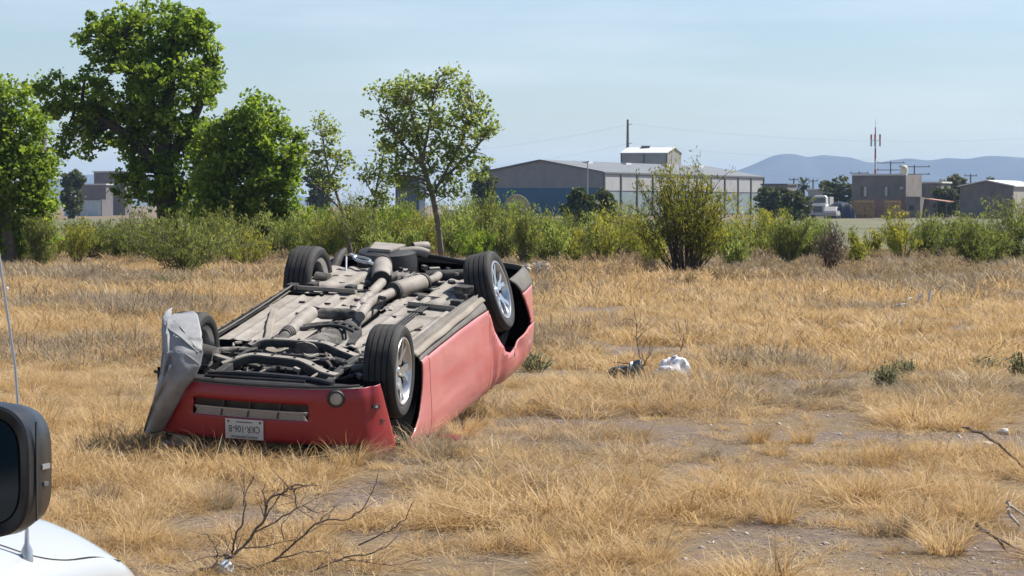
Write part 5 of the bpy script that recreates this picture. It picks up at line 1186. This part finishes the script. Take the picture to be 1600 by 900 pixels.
# door mirror on the right side: rounded housing, recessed glass, indicator
mx_, my_, mz_ = 1.13, 0.0, 1.315
def sq(n, w, h, r):
    out = []
    for i in range(n):
        t = 2 * math.pi * i / n; c, s_ = math.cos(t), math.sin(t)
        e = 3.7; k = (abs(c / 1) ** e + abs(s_ / 1) ** e) ** (-1 / e); out.append((w / 2 * c * k, h / 2 * s_ * k))
    return out
def mirror():
    V = []; F = []; n = 88; secs = [(-.075, .275, .262), (-.070, .285, .272), (-.02, .29, .275), (.05, .27, .255), (.085, .22, .21), (.10, .12, .12)]
    for y, w, h in secs:
        for a, b in sq(n, w, h, 0): V.append((mx_ + a, my_ + y, mz_ + b))
    for i in range(len(secs) - 1): F += [(i * n + k, i * n + (k + 1) % n, (i + 1) * n + (k + 1) % n, (i + 1) * n + k) for k in range(n)]
    F.append(tuple((len(secs) - 1) * n + k for k in range(n)))
    V2 = [(mx_ + a, my_ - .062, mz_ + b) for a, b in sq(n, .235, .222, 0)]; base = len(V); V += V2
    F += [(k, (k + 1) % n, base + (k + 1) % n, base + k) for k in range(n)]
    h = MB().add(V, F).build('side_mirror', M_mirror_black, truck, smooth=True, angle=40)
    MB().add([(mx_ + a, my_ - .064, mz_ + b) for a, b in sq(n, .232, .219, 0)], [tuple(range(n))[::-1]]).build('mirror_glass', M_mirror_glass, h)
    MB().box((mx_ + .145, my_ - .0, mz_ + .005), (.004, .035, .010)).build('indicator_lamp', M_steel, h)
    MB().box((mx_ + .145, my_ - .0, mz_ - .03), (.004, .02, .008)).build('indicator_lamp', M_trim, h)
    MB().box((mx_ + .146, my_ - .045, mz_), (.003, .004, .2)).build('housing_seam', M_seam, h)
    MB().bar((.93, .0, 1.22), (1.03, .0, 1.25), .08, .09).build('mirror_arm', M_mirror_black, h, bevel=.01)
mirror()
ax, ay = .915, .66; az = hz(ax, ay)
an = MB(); an.tube([(ax, ay, az - .01), (ax, ay, az + .02), (ax, ay, az + .035), (ax, ay, az + .07)], [.015, .013, .006, .0045], 18); an = an.build('aerial_base', U_bright, truck, smooth=True)
MB().tube([(ax, ay, az + .06), (ax - .012, ay - .03, az + .45), (ax - .05, ay - .06, az + .80)], [.0042, .0036, .003], 8).build('whip_aerial', U_bright, truck, smooth=True)
# ------------------------------------------------------------------ dead wood, litter
def limb_set(lines, ox, oy, k, d, r0, seed, twigs=2.0, dj=.12, taper=.25, tw_len=.16):
    """Branch polylines traced in a picture crop (origin ox, oy, k crop pixels per picture pixel) standing at distance d, with side twigs."""
    r = random.Random(seed); m = MB(); scale = d / FPX
    for i, (pl, rad0) in enumerate(lines):
        ph = r.uniform(0, 6.28); am = r.uniform(.3, 1) * dj
        pts = []
        for j, (x, y) in enumerate(pl):
            p = at(ox + x / k, oy + y / k, d + am * math.sin(ph + j * .9)); pts.append(p)
        c = catmull(pts, 4); c = [p + Vector((r.gauss(0, .004), r.gauss(0, .01), r.gauss(0, .004))) for p in c]
        m.tube(c, [rad0 * r0, rad0 * r0 * .7, rad0 * r0 * taper], 6)
        L = sum((c[q + 1] - c[q]).length for q in range(len(c) - 1)); nt_ = int(L * twigs * 3)
        for _ in range(nt_):
            q = r.randrange(1, len(c) - 1); t = (c[q + 1] - c[q - 1]).normalized()
            dv = (t + Vector((r.gauss(0, .7), r.gauss(0, .7), r.gauss(.25, .5)))).normalized(); l = tw_len * r.uniform(.3, 1.2)
            a = c[q]; mid = a + dv * l * .5 + Vector((r.gauss(0, .01),) * 3); e = a + dv * l + Vector((r.gauss(0, .02), r.gauss(0, .02), r.gauss(0, .02)))
            m.tube([a, mid, e], [rad0 * r0 * .38, rad0 * r0 * .26, .0012], 4, cap=False)
            for _k in range(r.randrange(0, 3)):
                f = mid.lerp(e, r.random()); g2 = f + Vector((r.gauss(0, 1), r.gauss(0, 1), r.gauss(0, 1))).normalized() * l * .3
                m.tube([f, g2], [rad0 * r0 * .2, .001], 3, cap=False)
    return m
def rooted(m, name, mt, label, cat, base):
    base = Vector(base); m.V = [tuple(Vector(v) - base) for v in m.V]
    o = m.build(name, mt, smooth=True, fix=False); o.location = base; return tag(o, label, cat)
M_deadwood = mat('weathered_branch', (.10, .066, .05), (.22, .165, .13), scale=18, rough=.9, bump=.5)
fg = [([(200, 720), (270, 690), (360, 650), (430, 620), (520, 520), (560, 460), (575, 390), (640, 350), (690, 320), (780, 322)], 1.5), ([(430, 620), (440, 540), (475, 470), (480, 380), (480, 290)], .9), ([(478, 400), (500, 320), (545, 265)], .6),
      ([(440, 655), (520, 660), (620, 620), (700, 550), (800, 470), (920, 460), (1000, 380), (1045, 250)], 1.0), ([(690, 330), (700, 410), (740, 440), (790, 475)], .7), ([(520, 520), (640, 450), (720, 410), (800, 430), (870, 400)], .7),
      ([(430, 620), (330, 620), (220, 650)], .7), ([(370, 620), (340, 540), (300, 520)], .6), ([(300, 690), (440, 655), (560, 690), (700, 700), (850, 640)], 1.3), ([(840, 640), (930, 620), (1050, 590), (1130, 520)], .8), ([(960, 575), (1060, 520), (1130, 480), (1190, 380)], .7),
      ([(620, 620), (760, 600), (850, 600)], .6), ([(850, 632), (930, 640), (1150, 645), (1210, 625)], .6), ([(560, 460), (620, 380), (660, 300)], .6), ([(570, 400), (560, 340), (575, 300)], .5), ([(640, 545), (640, 480), (690, 430)], .5), ([(450, 590), (560, 570), (700, 548)], .7), ([(800, 470), (850, 420), (880, 395)], .5)]
b0 = at(200 + 330 / 2.667, 640 + 690 / 2.667, 12.4); b0.z = 0
rooted(limb_set(fg, 200, 640, 2.667, 12.4, .0072, 5, twigs=4.2), 'dead_branch', M_deadwood, 'bare thorny dead branch lying in front of the wreck', 'branch', b0)
sh = [([(480, 640), (470, 580), (440, 450), (415, 330), (415, 180), (380, 0)], 1.0), ([(470, 600), (540, 500), (555, 400)], .9), ([(418, 330), (470, 270), (522, 212)], .7), ([(480, 590), (300, 560), (175, 555)], .8), ([(480, 600), (515, 740)], .7), ([(480, 600), (430, 670)], .7), ([(545, 490), (575, 430), (560, 340)], .6), ([(415, 180), (340, 115), (260, 120)], .5), ([(500, 560), (470, 450), (540, 280)], .6), ([(480, 590), (560, 560), (600, 480)], .5)]
b0 = ground_at(1003, 594)
rooted(limb_set(sh, 930, 480, 6.43, b0.y, .009, 6, twigs=3, tw_len=.22, dj=.2), 'bare_shrub', M_twig, 'small leafless shrub between black debris and white bag', 'shrub', b0)
st = [([(716, 680), (740, 600), (765, 520), (820, 462)], 1.0), ([(860, 440), (885, 350), (890, 290), (912, 255)], .8), ([(885, 350), (850, 300)], .4)]
b0 = ground_at(1042, 588)
rooted(limb_set(st, 930, 480, 6.43, b0.y - .2, .008, 9, twigs=1), 'bare_stick', M_twig, 'dry stick propped in front of the white bag', 'stick', b0)
st = [([(1365, 80), (1430, 105), (1500, 150), (1560, 200), (1610, 245), (1680, 320)], 1.0), ([(1365, 80), (1330, 72)], .7)]
b0 = ground_at(1590, 745)
rooted(limb_set(st, 1000, 640, 2.667, b0.y, .012, 12, twigs=.1), 'bare_stick', M_deadwood, 'long bowed stick arching over bare dirt', 'stick', b0)
st = [([(1535, 390), (1575, 425), (1640, 470)], 1.0), ([(1540, 420), (1580, 480), (1620, 540)], 1.2), ([(1540, 420), (1545, 390)], .6)]
b0 = ground_at(1600, 832)
rooted(limb_set(st, 1000, 640, 2.667, b0.y, .010, 13, twigs=.3), 'bare_stick', mat('grey_stick', (.30, .27, .24), (.4, .37, .33), scale=20, rough=.9), 'forked grey stick poking out of the straw', 'stick', b0)
st = [([(1410, 480), (1460, 520), (1530, 560), (1600, 590)], 1.3), ([(1500, 545), (1540, 600), (1560, 640)], .9), ([(1460, 520), (1400, 500)], .7)]
b0 = ground_at(1560, 862)
rooted(limb_set(st, 1000, 640, 2.667, b0.y, .010, 14, twigs=.4), 'dead_branch', M_deadwood, 'short dead branch half buried in the straw', 'branch', b0)
# dead wood heap by the fence
r = random.Random(4); hp = empty('dead_wood_heap', ground_at(1562, 404), 0, 'heap of grey dead wood under the dark green shrub', 'wood')
for i in range(26):
    a = Vector((r.uniform(-1.1, .9), r.uniform(-.4, .4), r.uniform(.0, .5))); e = a + Vector((r.uniform(-.9, .9), r.uniform(-.3, .3), r.uniform(-.1, .45)))
    MB().tube(catmull([a, a.lerp(e, .5) + Vector((0, 0, r.uniform(-.05, .1))), e], 3), [r.uniform(.02, .05), .012], 6).build('branch', M_deadwood if i % 3 else M_darkbark, hp, smooth=True)
# white bag
M_bag = mat('white_plastic_bag', (.629, .620, .646), (.697, .697, .705), scale=5, rough=.4)
def lump(name, c, size, seed, mt, label, cat, amp=.25, n=26, group=None, crease=1.0):
    m = MB()
    def fn(u, v):
        d = Vector((math.cos(u) * math.sin(v), math.sin(u) * math.sin(v), math.cos(v)))
        q = 1 + amp * (2 * float(vn(d.x * 1.7 + 5 + seed, d.y * 1.7 + d.z * 1.3, seed)) - 1) - amp * .55 * crease * abs(2 * float(vn(d.x * 3.7 + seed, d.y * 3 + d.z * 4.1, seed + 3)) - 1) ** .5
        z = d.z * q * size[2]
        return (d.x * q * size[0], d.y * q * size[1], max(z, -.25 * size[2]) + .22 * size[2])
    m.grid(fn, list(np.linspace(0, 2 * math.pi, n + 1)), list(np.linspace(0.001, math.pi - .001, n // 2 + 4)))
    o = m.build(name, mt, smooth=True, fix=False, angle=28); bm = bmesh.new(); bm.from_mesh(o.data); bmesh.ops.remove_doubles(bm, verts=bm.verts, dist=1e-4); bmesh.ops.recalc_face_normals(bm, faces=bm.faces); bm.to_mesh(o.data); bm.free()
    o.location = c; return tag(o, label, cat, group)
bp = ground_at(1051, 591); bp.z = gz(bp.x, bp.y)
bag = lump('plastic_bag', bp, (.24, .16, .22), 4, M_bag, 'knotted white plastic bag full of rubbish in the straw', 'bag', .34, 40)
bag.rotation_euler = (0, rad(-16), .3)
MB().lathe([(-.03, .05), (.0, .022), (.02, .018), (.04, .03), (.045, .006)], 9, 'Z', (.10, 0, .20)).build('knot', M_bag, bag, smooth=True)
# black debris
bd = ground_at(975, 596); bd.z = gz(bd.x, bd.y)
db = empty('broken_car_part', bd, .3, 'broken black plastic car part lying by the leafless shrub', 'debris')
M_deb = mat('dark_debris', (.014, .018, .02), (.05, .06, .062), scale=12, rough=.4)
MB().prism([(-.16, .06), (-.12, .17), (.02, .19), (.14, .15), (.16, .04), (.05, .02)], -.05, .07, lambda u, v, d: (u, d, v)).build('housing', M_deb, db, bevel=.015)
MB().grid(lambda u, v: (.06 + .1 * u, -.07 + .02 * math.sin(u * 5), .05 + .18 * v + .03 * u), list(np.linspace(-.3, 1, 7)), [0, .5, 1]).build('bent_plate', mat('blue_grey_plate', (.12, .15, .16), rough=.35), db, smooth=True, solid=.006)
MB().tube(catmull([(-.18, -.05, .12), (-.10, -.08, .16), (.0, -.08, .10), (.12, -.1, .05)], 5), .014, 7).build('hose', M_black_plastic, db, smooth=True)
MB().lathe([(-.03, .02), (-.03, .06), (.03, .06), (.03, .02)], 16, 'Y', (-.13, -.05, .11), closed=True).build('pulley', M_black_plastic, db, smooth=True)
MB().box((-.02, -.1, .03), (.14, .09, .05), Matrix.Rotation(.4, 3, 'X')).build('bracket', M_black_plastic, db, bevel=.008)
# scattered white litter and stones
M_litter = mat('white_litter', (.527, .510, .493), (.629, .620, .603), scale=9, rough=.6)
for i, (px, py, w, h, lb) in enumerate([(1131, 619, .045, .035, 'small white crumpled litter right of the plastic bag'), (1446, 651, .07, .035, 'white crumpled litter on bare dirt'), (1480, 658, .075, .03, 'flat bluish white litter beside the crumpled piece'), (1128, 572, .05, .015, 'thin white scrap on the bare patch behind the bag'),
        (352, 897, .045, .05, 'pale stone under the dead thorny branch'), (180, 461, .06, .05, 'white scrap in the straw left of the wreck'), (8, 460, .10, .12, 'pale reddish scrap at the far edge of the straw'), (797, 752, .035, .03, 'pink paint chip off the wreck in the straw'), (1545, 699, .05, .03, 'flat white stone by the bowed stick'), (1570, 679, .045, .03, 'pale stone near the bowed stick')]):
    p = ground_at(px, py); p.z = gz(p.x, p.y) + .01
    lump('litter' if 'stone' not in lb else 'stone', p, (w, w * .8, h), 30 + i, P_glare if 'pink' in lb else M_litter, lb, 'litter' if 'stone' not in lb else 'stone', .3, 14)
for i, (px, py, l, a, lb) in enumerate([(1405, 479, .28, .1, 'white strip lying flat among far dry weeds'), (1436, 474, .20, .9, 'white forked scrap standing among far dry weeds'), (1453, 474, .24, 1.35, 'white upright strip among far dry weeds'), (1419, 473, .16, .5, 'small white scrap beside the flat strip')]):
    p = ground_at(px, py + 4); v = Vector((math.cos(a), .2, math.sin(a))) * l
    m = MB(); m.tube(catmull([(-.5 * v.x, 0, .04), (0, 0, .06 + v.z * .5), (.5 * v.x, .03, .05 + v.z)], 4), [.03, .022, .03], 6)
    o = m.build('litter', M_litter, smooth=True); o.location = p; tag(o, lb, 'litter')
p = ground_at(838, 434); wp = empty('rubbish_pile', p, 0, 'pile of crumpled white plastic at the edge of the brush', 'rubbish'); r = random.Random(9)
for i in range(11):
    V = []; c = Vector((r.uniform(-.32, .32), r.uniform(-.2, .2), r.uniform(.08, .42)))
    MB().grid(lambda u, v: c + Vector((.13 * (u - .5) + .05 * math.sin(v * 7 + i), .1 * math.sin(u * 6 + i), .12 * (v - .5) + .05 * math.cos(u * 8 + i))), list(np.linspace(0, 1, 6)), list(np.linspace(0, 1, 6))).build('crumpled_sheet', M_litter, wp, smooth=False)

# ------------------------------------------------------------------ dry grass
G_straw = leaf_mat('dry_straw', [(.32, .205, .085), (.43, .288, .132), (.515, .365, .185), (.60, .455, .26), (.75, .63, .44)], .46, inst=True, rough=.55)
G_grey = leaf_mat('weathered_straw', [(.18, .135, .09), (.25, .195, .135), (.33, .27, .19), (.42, .36, .27)], .34, inst=True, rough=.6)
def tuft_mesh(name, n, h, rbase, lean, width, seed, curl=.5, segs=4, mt=None):
    g = np.random.default_rng(seed); t = g.uniform(0, 6.283, n); rb_ = rbase * np.sqrt(g.random(n))
    base = np.stack([np.cos(t) * rb_, np.sin(t) * rb_, np.full(n, -.015)], -1)
    t2 = t + g.normal(0, .7, n); le = np.abs(g.normal(lean, lean * .5, n)); H = h * g.uniform(.45, 1.1, n)
    dirv = np.stack([np.cos(t2), np.sin(t2), np.zeros(n)], -1); sd = np.stack([-np.sin(t2 + g.normal(0, .9, n)), np.cos(t2), np.zeros(n)], -1); w = width * g.uniform(.6, 1.3, n)
    V = np.zeros((n, segs * 2 + 1, 3)); cu = curl * g.uniform(.1, 1.9, n); t3 = t2 + g.normal(0, 1.1, n); cdir = np.stack([np.cos(t3), np.sin(t3), np.zeros(n)], -1)
    for k in range(segs + 1):
        s = k / segs
        p = base + dirv * (H * le * s)[:, None] + cdir * (H * cu * s ** 2.3 * .6)[:, None] + np.array([0, 0, 1]) * (H * (s - cu * .42 * s ** 3) / (1 + .35 * le))[:, None]
        ww = (w * (1 - .65 * s) / 2)[:, None]
        if k < segs: V[:, 2 * k] = p - sd * ww; V[:, 2 * k + 1] = p + sd * ww
        else: V[:, 2 * segs] = p
    m = segs * 2 + 1; off = np.arange(n)[:, None] * m; T = []
    for k in range(segs - 1): T += [[2 * k, 2 * k + 1, 2 * k + 3], [2 * k, 2 * k + 3, 2 * k + 2]]
    T.append([2 * segs - 2, 2 * segs - 1, 2 * segs])
    F = (np.array(T)[None] + off[:, :, None].reshape(n, 1, 1)).reshape(-1, 3)
    me = np_mesh(name, V.reshape(-1, 3), F, np.repeat(g.random(n), m)); me.materials.append(mt or G_straw); return me
# prototypes: near tussocks, matted straw, stalks, weathered tufts, coarser far tufts
protos = bpy.data.collections.new('grass_prototypes')
PR = [('a0', 85, .27, .09, .5, .0058, 1.0, G_straw), ('a1', 75, .21, .12, .8, .0056, 1.2, G_straw), ('a2', 60, .13, .17, 1.4, .0050, 1.3, G_straw), ('a3', 36, .32, .08, .40, .0040, 1.3, G_straw), ('a4', 62, .18, .13, .9, .0046, 1.2, G_grey),
      ('a5', 46, .07, .22, 3.2, .0045, 1.5, G_straw), ('a6', 40, .06, .22, 3.0, .0045, 1.5, G_grey),
      ('b0', 42, .30, .16, .45, .011, .6, G_straw), ('b1', 42, .22, .20, .70, .011, .7, G_straw), ('b2', 40, .34, .18, .45, .011, .6, G_grey),
      ('c0', 30, .34, .28, .5, .020, .5, G_straw), ('c1', 30, .38, .28, .5, .020, .5, G_grey)]
for i, (n_, n, h, rb_, le, w, cu, mt) in enumerate(PR):
    protos.objects.link(bpy.data.objects.new('tuft_' + n_, tuft_mesh('tuft_' + n_, n, h, rb_, le, w, 40 + i, cu, mt=mt)))
def bare_mask(x, y):
    """1 where the dirt shows."""
    n = vn(x / 1.3 + 3, y / 1.9 + 1, 11) * .55 + vn(x / .5, y / .75, 12) * .45
    bias = np.clip((x - .4) / 2.6, -.5, 1) * .20 * np.clip((30 - y) / 10, 0, 1)
    n2 = vn(x / 3.5 + 7, y / 4 + 2, 13)
    bias = bias - .10 * np.clip((y - 20) / 8, 0, 1) - .09 * np.clip((1.2 - x) / 1.5, 0, 1) * np.clip((17 - y) / 2, 0, 1) - .06 * np.clip((13 - y) / 2, 0, 1) - .07 * np.clip((-1.5 - x) / 1.5, 0, 1)
    return np.clip((n + bias - .545 - .14 * (n2 - .5)) / .10, 0, 1)
def scatter():
    g = np.random.default_rng(99); out = []
    def zone(y0, y1, dens, kinds, probs, smin, smax, margin=1.6, thin=1.0):
        A = []; 
        wmax = .23 * y1 + margin; n = int(dens * (y1 - y0) * 2 * wmax); y = g.uniform(y0, y1, n); x = g.uniform(-wmax, wmax, n)
        ok = np.abs(x) < .23 * y + margin; x, y = x[ok], y[ok]
        bm_ = bare_mask(x, y); ok = g.random(len(x)) > bm_ * .86 * thin; x, y = x[ok], y[ok]; bm_ = bm_[ok]
        # keep clear of the wreck's footprint
        lx = np.array([CAR_M[0][0] * (a - CAR_T.x) + CAR_M[1][0] * (b - CAR_T.y) for a, b in zip(x, y)]); ly = np.array([CAR_M[0][1] * (a - CAR_T.x) + CAR_M[1][1] * (b - CAR_T.y) for a, b in zip(x, y)])
        ok = ~((lx > -2.3) & (lx < 2.15) & (np.abs(ly) < .86)); x, y = x[ok], y[ok]; bm_ = bm_[ok]
        k = g.choice(kinds, len(x), p=probs); patch = vn(x / 2.2 + 4, y / 3, 21)
        gr_ = vn(x / 3 + 2, y / 4, 22) + np.clip((y - 46) / 30, 0, .35) * np.clip((x - 1) / 6, 0, 1)
        cl = vn(x / .42 + 8, y / .6 + 5, 31); ok2 = g.random(len(x)) < np.clip((cl - .24) * 2.8 + .5 * np.clip((y - 16) / 10, 0, 1) + .3 * np.clip((-1 - x) / 1.5, 0, 1), .12, 1); s = g.uniform(smin, smax, len(x)) * (.60 + .75 * patch) * np.where(y < 27, .42 + 1.15 * cl, .55 + .85 * cl) * (1 - .45 * np.clip(bm_ * 2, 0, 1))
        out.append(tuple(q[ok2] for q in (x, y, k, s, gr_)))
    zone(8.5, 17, 95, [0, 1, 2, 3], [.18, .32, .40, .10], .55, 1.15)
    zone(17, 27, 66, [0, 1, 2, 3], [.2, .34, .36, .10], .6, 1.2)
    zone(8.5, 27, 46, [5], [1.0], .4, 1.5, thin=.12)
    zone(27, 44, 36, [7, 8], [.5, .5], .6, 1.15)
    zone(44, 78, 15, [10], [1.0], .6, 1.15, thin=.6)
    zone(78, 100, 3, [10], [1.0], .5, .9, thin=.4)
    X = np.concatenate([o[0] for o in out]); Y = np.concatenate([o[1] for o in out]); K = np.concatenate([o[2] for o in out]); S_ = np.concatenate([o[3] for o in out]); Gm = np.concatenate([o[4] for o in out])
    grey = g.random(len(X)) < np.clip((Gm - .60) * 2.2, 0.02, .8)
    K = np.where(grey, np.where(K <= 3, 4, np.where(K == 5, 6, np.where(K <= 8, 9, 11))), K)
    # explicit tussocks where the photograph shows them: (px, py, scale)
    return X, Y, K, S_, g
X, Y, K, S_, g = scatter()
def points_object(name, X, Y, K, S_, label):
    n = len(X); me = bpy.data.meshes.new(name); me.vertices.add(n)
    me.vertices.foreach_set('co', np.stack([X, Y, hgt(X, Y)], -1).astype(np.float32).ravel())
    for nm, tp_, arr in (('kind_id', 'INT', K.astype(np.int32)), ('size', 'FLOAT', S_.astype(np.float32)), ('spin', 'FLOAT', g.uniform(0, 6.283, n).astype(np.float32)), ('tilt', 'FLOAT', g.normal(0, .14, n).astype(np.float32))):
        a = me.attributes.new(nm, tp_, 'POINT'); a.data.foreach_set('value', arr)
    o = link(name, me); tag(o, label, 'grass', kind='stuff')
    ng = bpy.data.node_groups.new(name, 'GeometryNodeTree'); ng.interface.new_socket('Geometry', in_out='INPUT', socket_type='NodeSocketGeometry'); ng.interface.new_socket('Geometry', in_out='OUTPUT', socket_type='NodeSocketGeometry')
    N = ng.nodes; L = ng.links; gi = N.new('NodeGroupInput'); go = N.new('NodeGroupOutput'); ip = N.new('GeometryNodeInstanceOnPoints'); ci = N.new('GeometryNodeCollectionInfo')
    ci.inputs['Collection'].default_value = protos; ci.inputs['Separate Children'].default_value = True; ci.inputs['Reset Children'].default_value = True
    def attr(nm, tp_):
        a = N.new('GeometryNodeInputNamedAttribute'); a.data_type = tp_; a.inputs['Name'].default_value = nm; return a.outputs['Attribute']
    cx = N.new('ShaderNodeCombineXYZ'); L.new(attr('tilt', 'FLOAT'), cx.inputs['X']); L.new(attr('spin', 'FLOAT'), cx.inputs['Z'])
    ip.inputs['Pick Instance'].default_value = True
    L.new(gi.outputs[0], ip.inputs['Points']); L.new(ci.outputs[0], ip.inputs['Instance']); L.new(attr('kind_id', 'INT'), ip.inputs['Instance Index']); L.new(cx.outputs[0], ip.inputs['Rotation']); L.new(attr('size', 'FLOAT'), ip.inputs['Scale']); L.new(ip.outputs[0], go.inputs[0])
    md = o.modifiers.new('Grass', 'NODES'); md.node_group = ng; return o
points_object('dry_grass', X, Y, K, S_, 'dry golden straw grass covering the open lot')
# single tussocks that stand out, each a plant of its own
TS = [tuft_mesh('tussock_mesh', 300, .42, .10, .50, .0046, 60 + i, .75, mt=G_straw) for i in range(2)] + [tuft_mesh('tussock_mesh', 240, .36, .09, .45, .0046, 70, .7, mt=G_grey), tuft_mesh('tussock_mesh', 150, .40, .12, .35, .004, 71, .9, mt=G_grey)]
GT = 'larger grass tussocks standing out of the straw'
for i, (px, py, s, k, lb) in enumerate([(1335, 792, .95, 0, None), (690, 730, 1.0, 2, 'grey gold tussock at the right front corner of the wreck'), (300, 722, .9, 3, None), (335, 732, 1.1, 3, None), (410, 712, .8, 3, None), (470, 720, .8, 3, None), (520, 725, .9, 3, None), (560, 732, .7, 3, None), (240, 716, .9, 2, None), (640, 700, .8, 3, None), (272, 712, .9, 3, None), (318, 712, .75, 0, None), (372, 716, .85, 3, None), (445, 712, .8, 1, None), (495, 722, 1.0, 3, None), (545, 735, .8, 0, None), (600, 728, .7, 3, None), (665, 716, .9, 3, None), (390, 726, .8, 0, None), (655, 695, .7, 1, None), (745, 672, .7, 0, None), (678, 708, .75, 3, 'thin grey tussock hiding the sill edge of the wreck'), (706, 688, .7, 3, 'thin grey tussock beside the door of the wreck'), (730, 668, .6, 2, 'low grey tussock under the rear door of the wreck'),
        (720, 690, .8, 1, None), (1185, 698, .7, 0, None), (1255, 697, .7, 1, None), (1110, 720, .6, 2, None), (1220, 822, .8, 1, None), (1480, 866, .9, 0, None), (1530, 815, .9, 1, None), (345, 796, .7, 2, None), (770, 785, .75, 0, None), (905, 808, .8, 1, None), (1400, 840, .7, 2, None), (840, 860, .9, 0, None), (1020, 890, .9, 1, None), (160, 790, .8, 2, None), (210, 850, .9, 0, None)]):
    p = ground_at(px, py); o = link('grass_tussock', TS[k]); o.location = (p.x, p.y, gz(p.x, p.y)); o.scale = (s, s, s * .95); o.rotation_euler = (0, 0, i * 1.3)
    lb = lb or {1335: 'big golden tussock fanning out beside bare stony dirt', 720: 'golden tussock under the red side of the wreck', 745: 'small golden tussock under the tail of the wreck', 1185: 'twin golden tussock on bare dirt right of the bag, wider one', 1255: 'twin golden tussock on bare dirt right of the bag, slimmer one', 1220: 'golden tussock between big fanning tussock and dead branch', 1480: 'golden tussock beside the half buried dead branch', 1530: 'golden tussock by the forked grey stick',
                1110: 'grey tussock on bare dirt below the white bag', 345: 'grey tussock just behind the dead thorny branch', 770: 'golden tussock right of the grey gold corner tussock', 160: 'grey tussock between white pickup and wreck', 210: 'golden tussock between white pickup and dead thorny branch', 1400: 'grey tussock left of the half buried dead branch', 240: 'grey tussock under the torn grey liner', 840: 'golden tussock right of the tips of the dead thorny branch'}.get(px)
    under = lb is None and 260 <= px <= 670 and py < 735
    tag(o, lb or (('tall grey tussock' if k >= 2 else 'golden tussock') + ' growing against the front bumper of the wreck' if under else ('grey weathered tussock standing in the straw' if k >= 2 else 'big golden tussock fanning out of the straw')), 'grass', (GT + (' grey' if k >= 2 else ' gold') + ' at the bumper') if under else (None if lb else GT + (' grey' if k >= 2 else '')))
# gravel and straw chips on the bare dirt
def chips():
    g = np.random.default_rng(5); n = 22000; y = 9 + 26 * g.random(n) ** 1.4; x = g.uniform(-1, 1, n) * (.23 * y + 1.2); ok = g.random(n) < .15 + .85 * bare_mask(x, y); x, y = x[ok], y[ok]; n = len(x)
    s = g.uniform(.004, .016, n) * (1 + 1.2 * (g.random(n) ** 8)); z = hgt(x, y)
    oc = np.array([[1, 0, 0], [-1, 0, 0], [0, 1, 0], [0, -1, 0], [0, 0, .8], [0, 0, -.5]]); V = oc[None] * s[:, None, None] * g.uniform(.5, 1.3, (n, 6, 1)) * np.array([1, .8, .7]); th = g.uniform(0, 6.28, n)
    Rm = np.zeros((n, 3, 3)); Rm[:, 0, 0] = np.cos(th); Rm[:, 0, 1] = -np.sin(th); Rm[:, 1, 0] = np.sin(th); Rm[:, 1, 1] = np.cos(th); Rm[:, 2, 2] = 1
    V = np.einsum('nij,nkj->nki', Rm, V) + np.stack([x, y, z], -1)[:, None]
    F = np.array([[0, 2, 4], [2, 1, 4], [1, 3, 4], [3, 0, 4], [2, 0, 5], [1, 2, 5], [3, 1, 5], [0, 3, 5]])
    return V.reshape(-1, 3), (F[None] + (np.arange(n) * 6)[:, None, None]).reshape(-1, 3), np.repeat(g.random(n), 6)
V, F, R = chips()
tag(link('gravel', np_mesh('gravel', V, F, R), leaf_mat('gravel_stone', [(.16, .12, .10), (.26, .21, .18), (.36, .31, .27), (.52, .48, .44)], 0.0, rough=.9)), 'small stones and chips on the bare dirt', 'gravel', kind='stuff')

# ------------------------------------------------------------------ thin dusty air
hb = MB().box((0, 4800, 78), (19000, 9900 + 200, 160)); hz_o = hb.build('haze', None); hz_o['kind'] = 'stuff'; hz_o['label'] = 'thin blue dusty air over the plain'
hm = bpy.data.materials.new('haze_air'); hm.use_nodes = True; ht = hm.node_tree; ht.nodes.clear()
ho = ht.nodes.new('ShaderNodeOutputMaterial'); pv = ht.nodes.new('ShaderNodeVolumePrincipled'); pv.inputs['Color'].default_value = (.50, .70, 1.0, 1); pv.inputs['Density'].default_value = .000115; pv.inputs['Anisotropy'].default_value = 0.2
ht.links.new(pv.outputs['Volume'], ho.inputs['Volume']); hz_o.data.materials.append(hm)
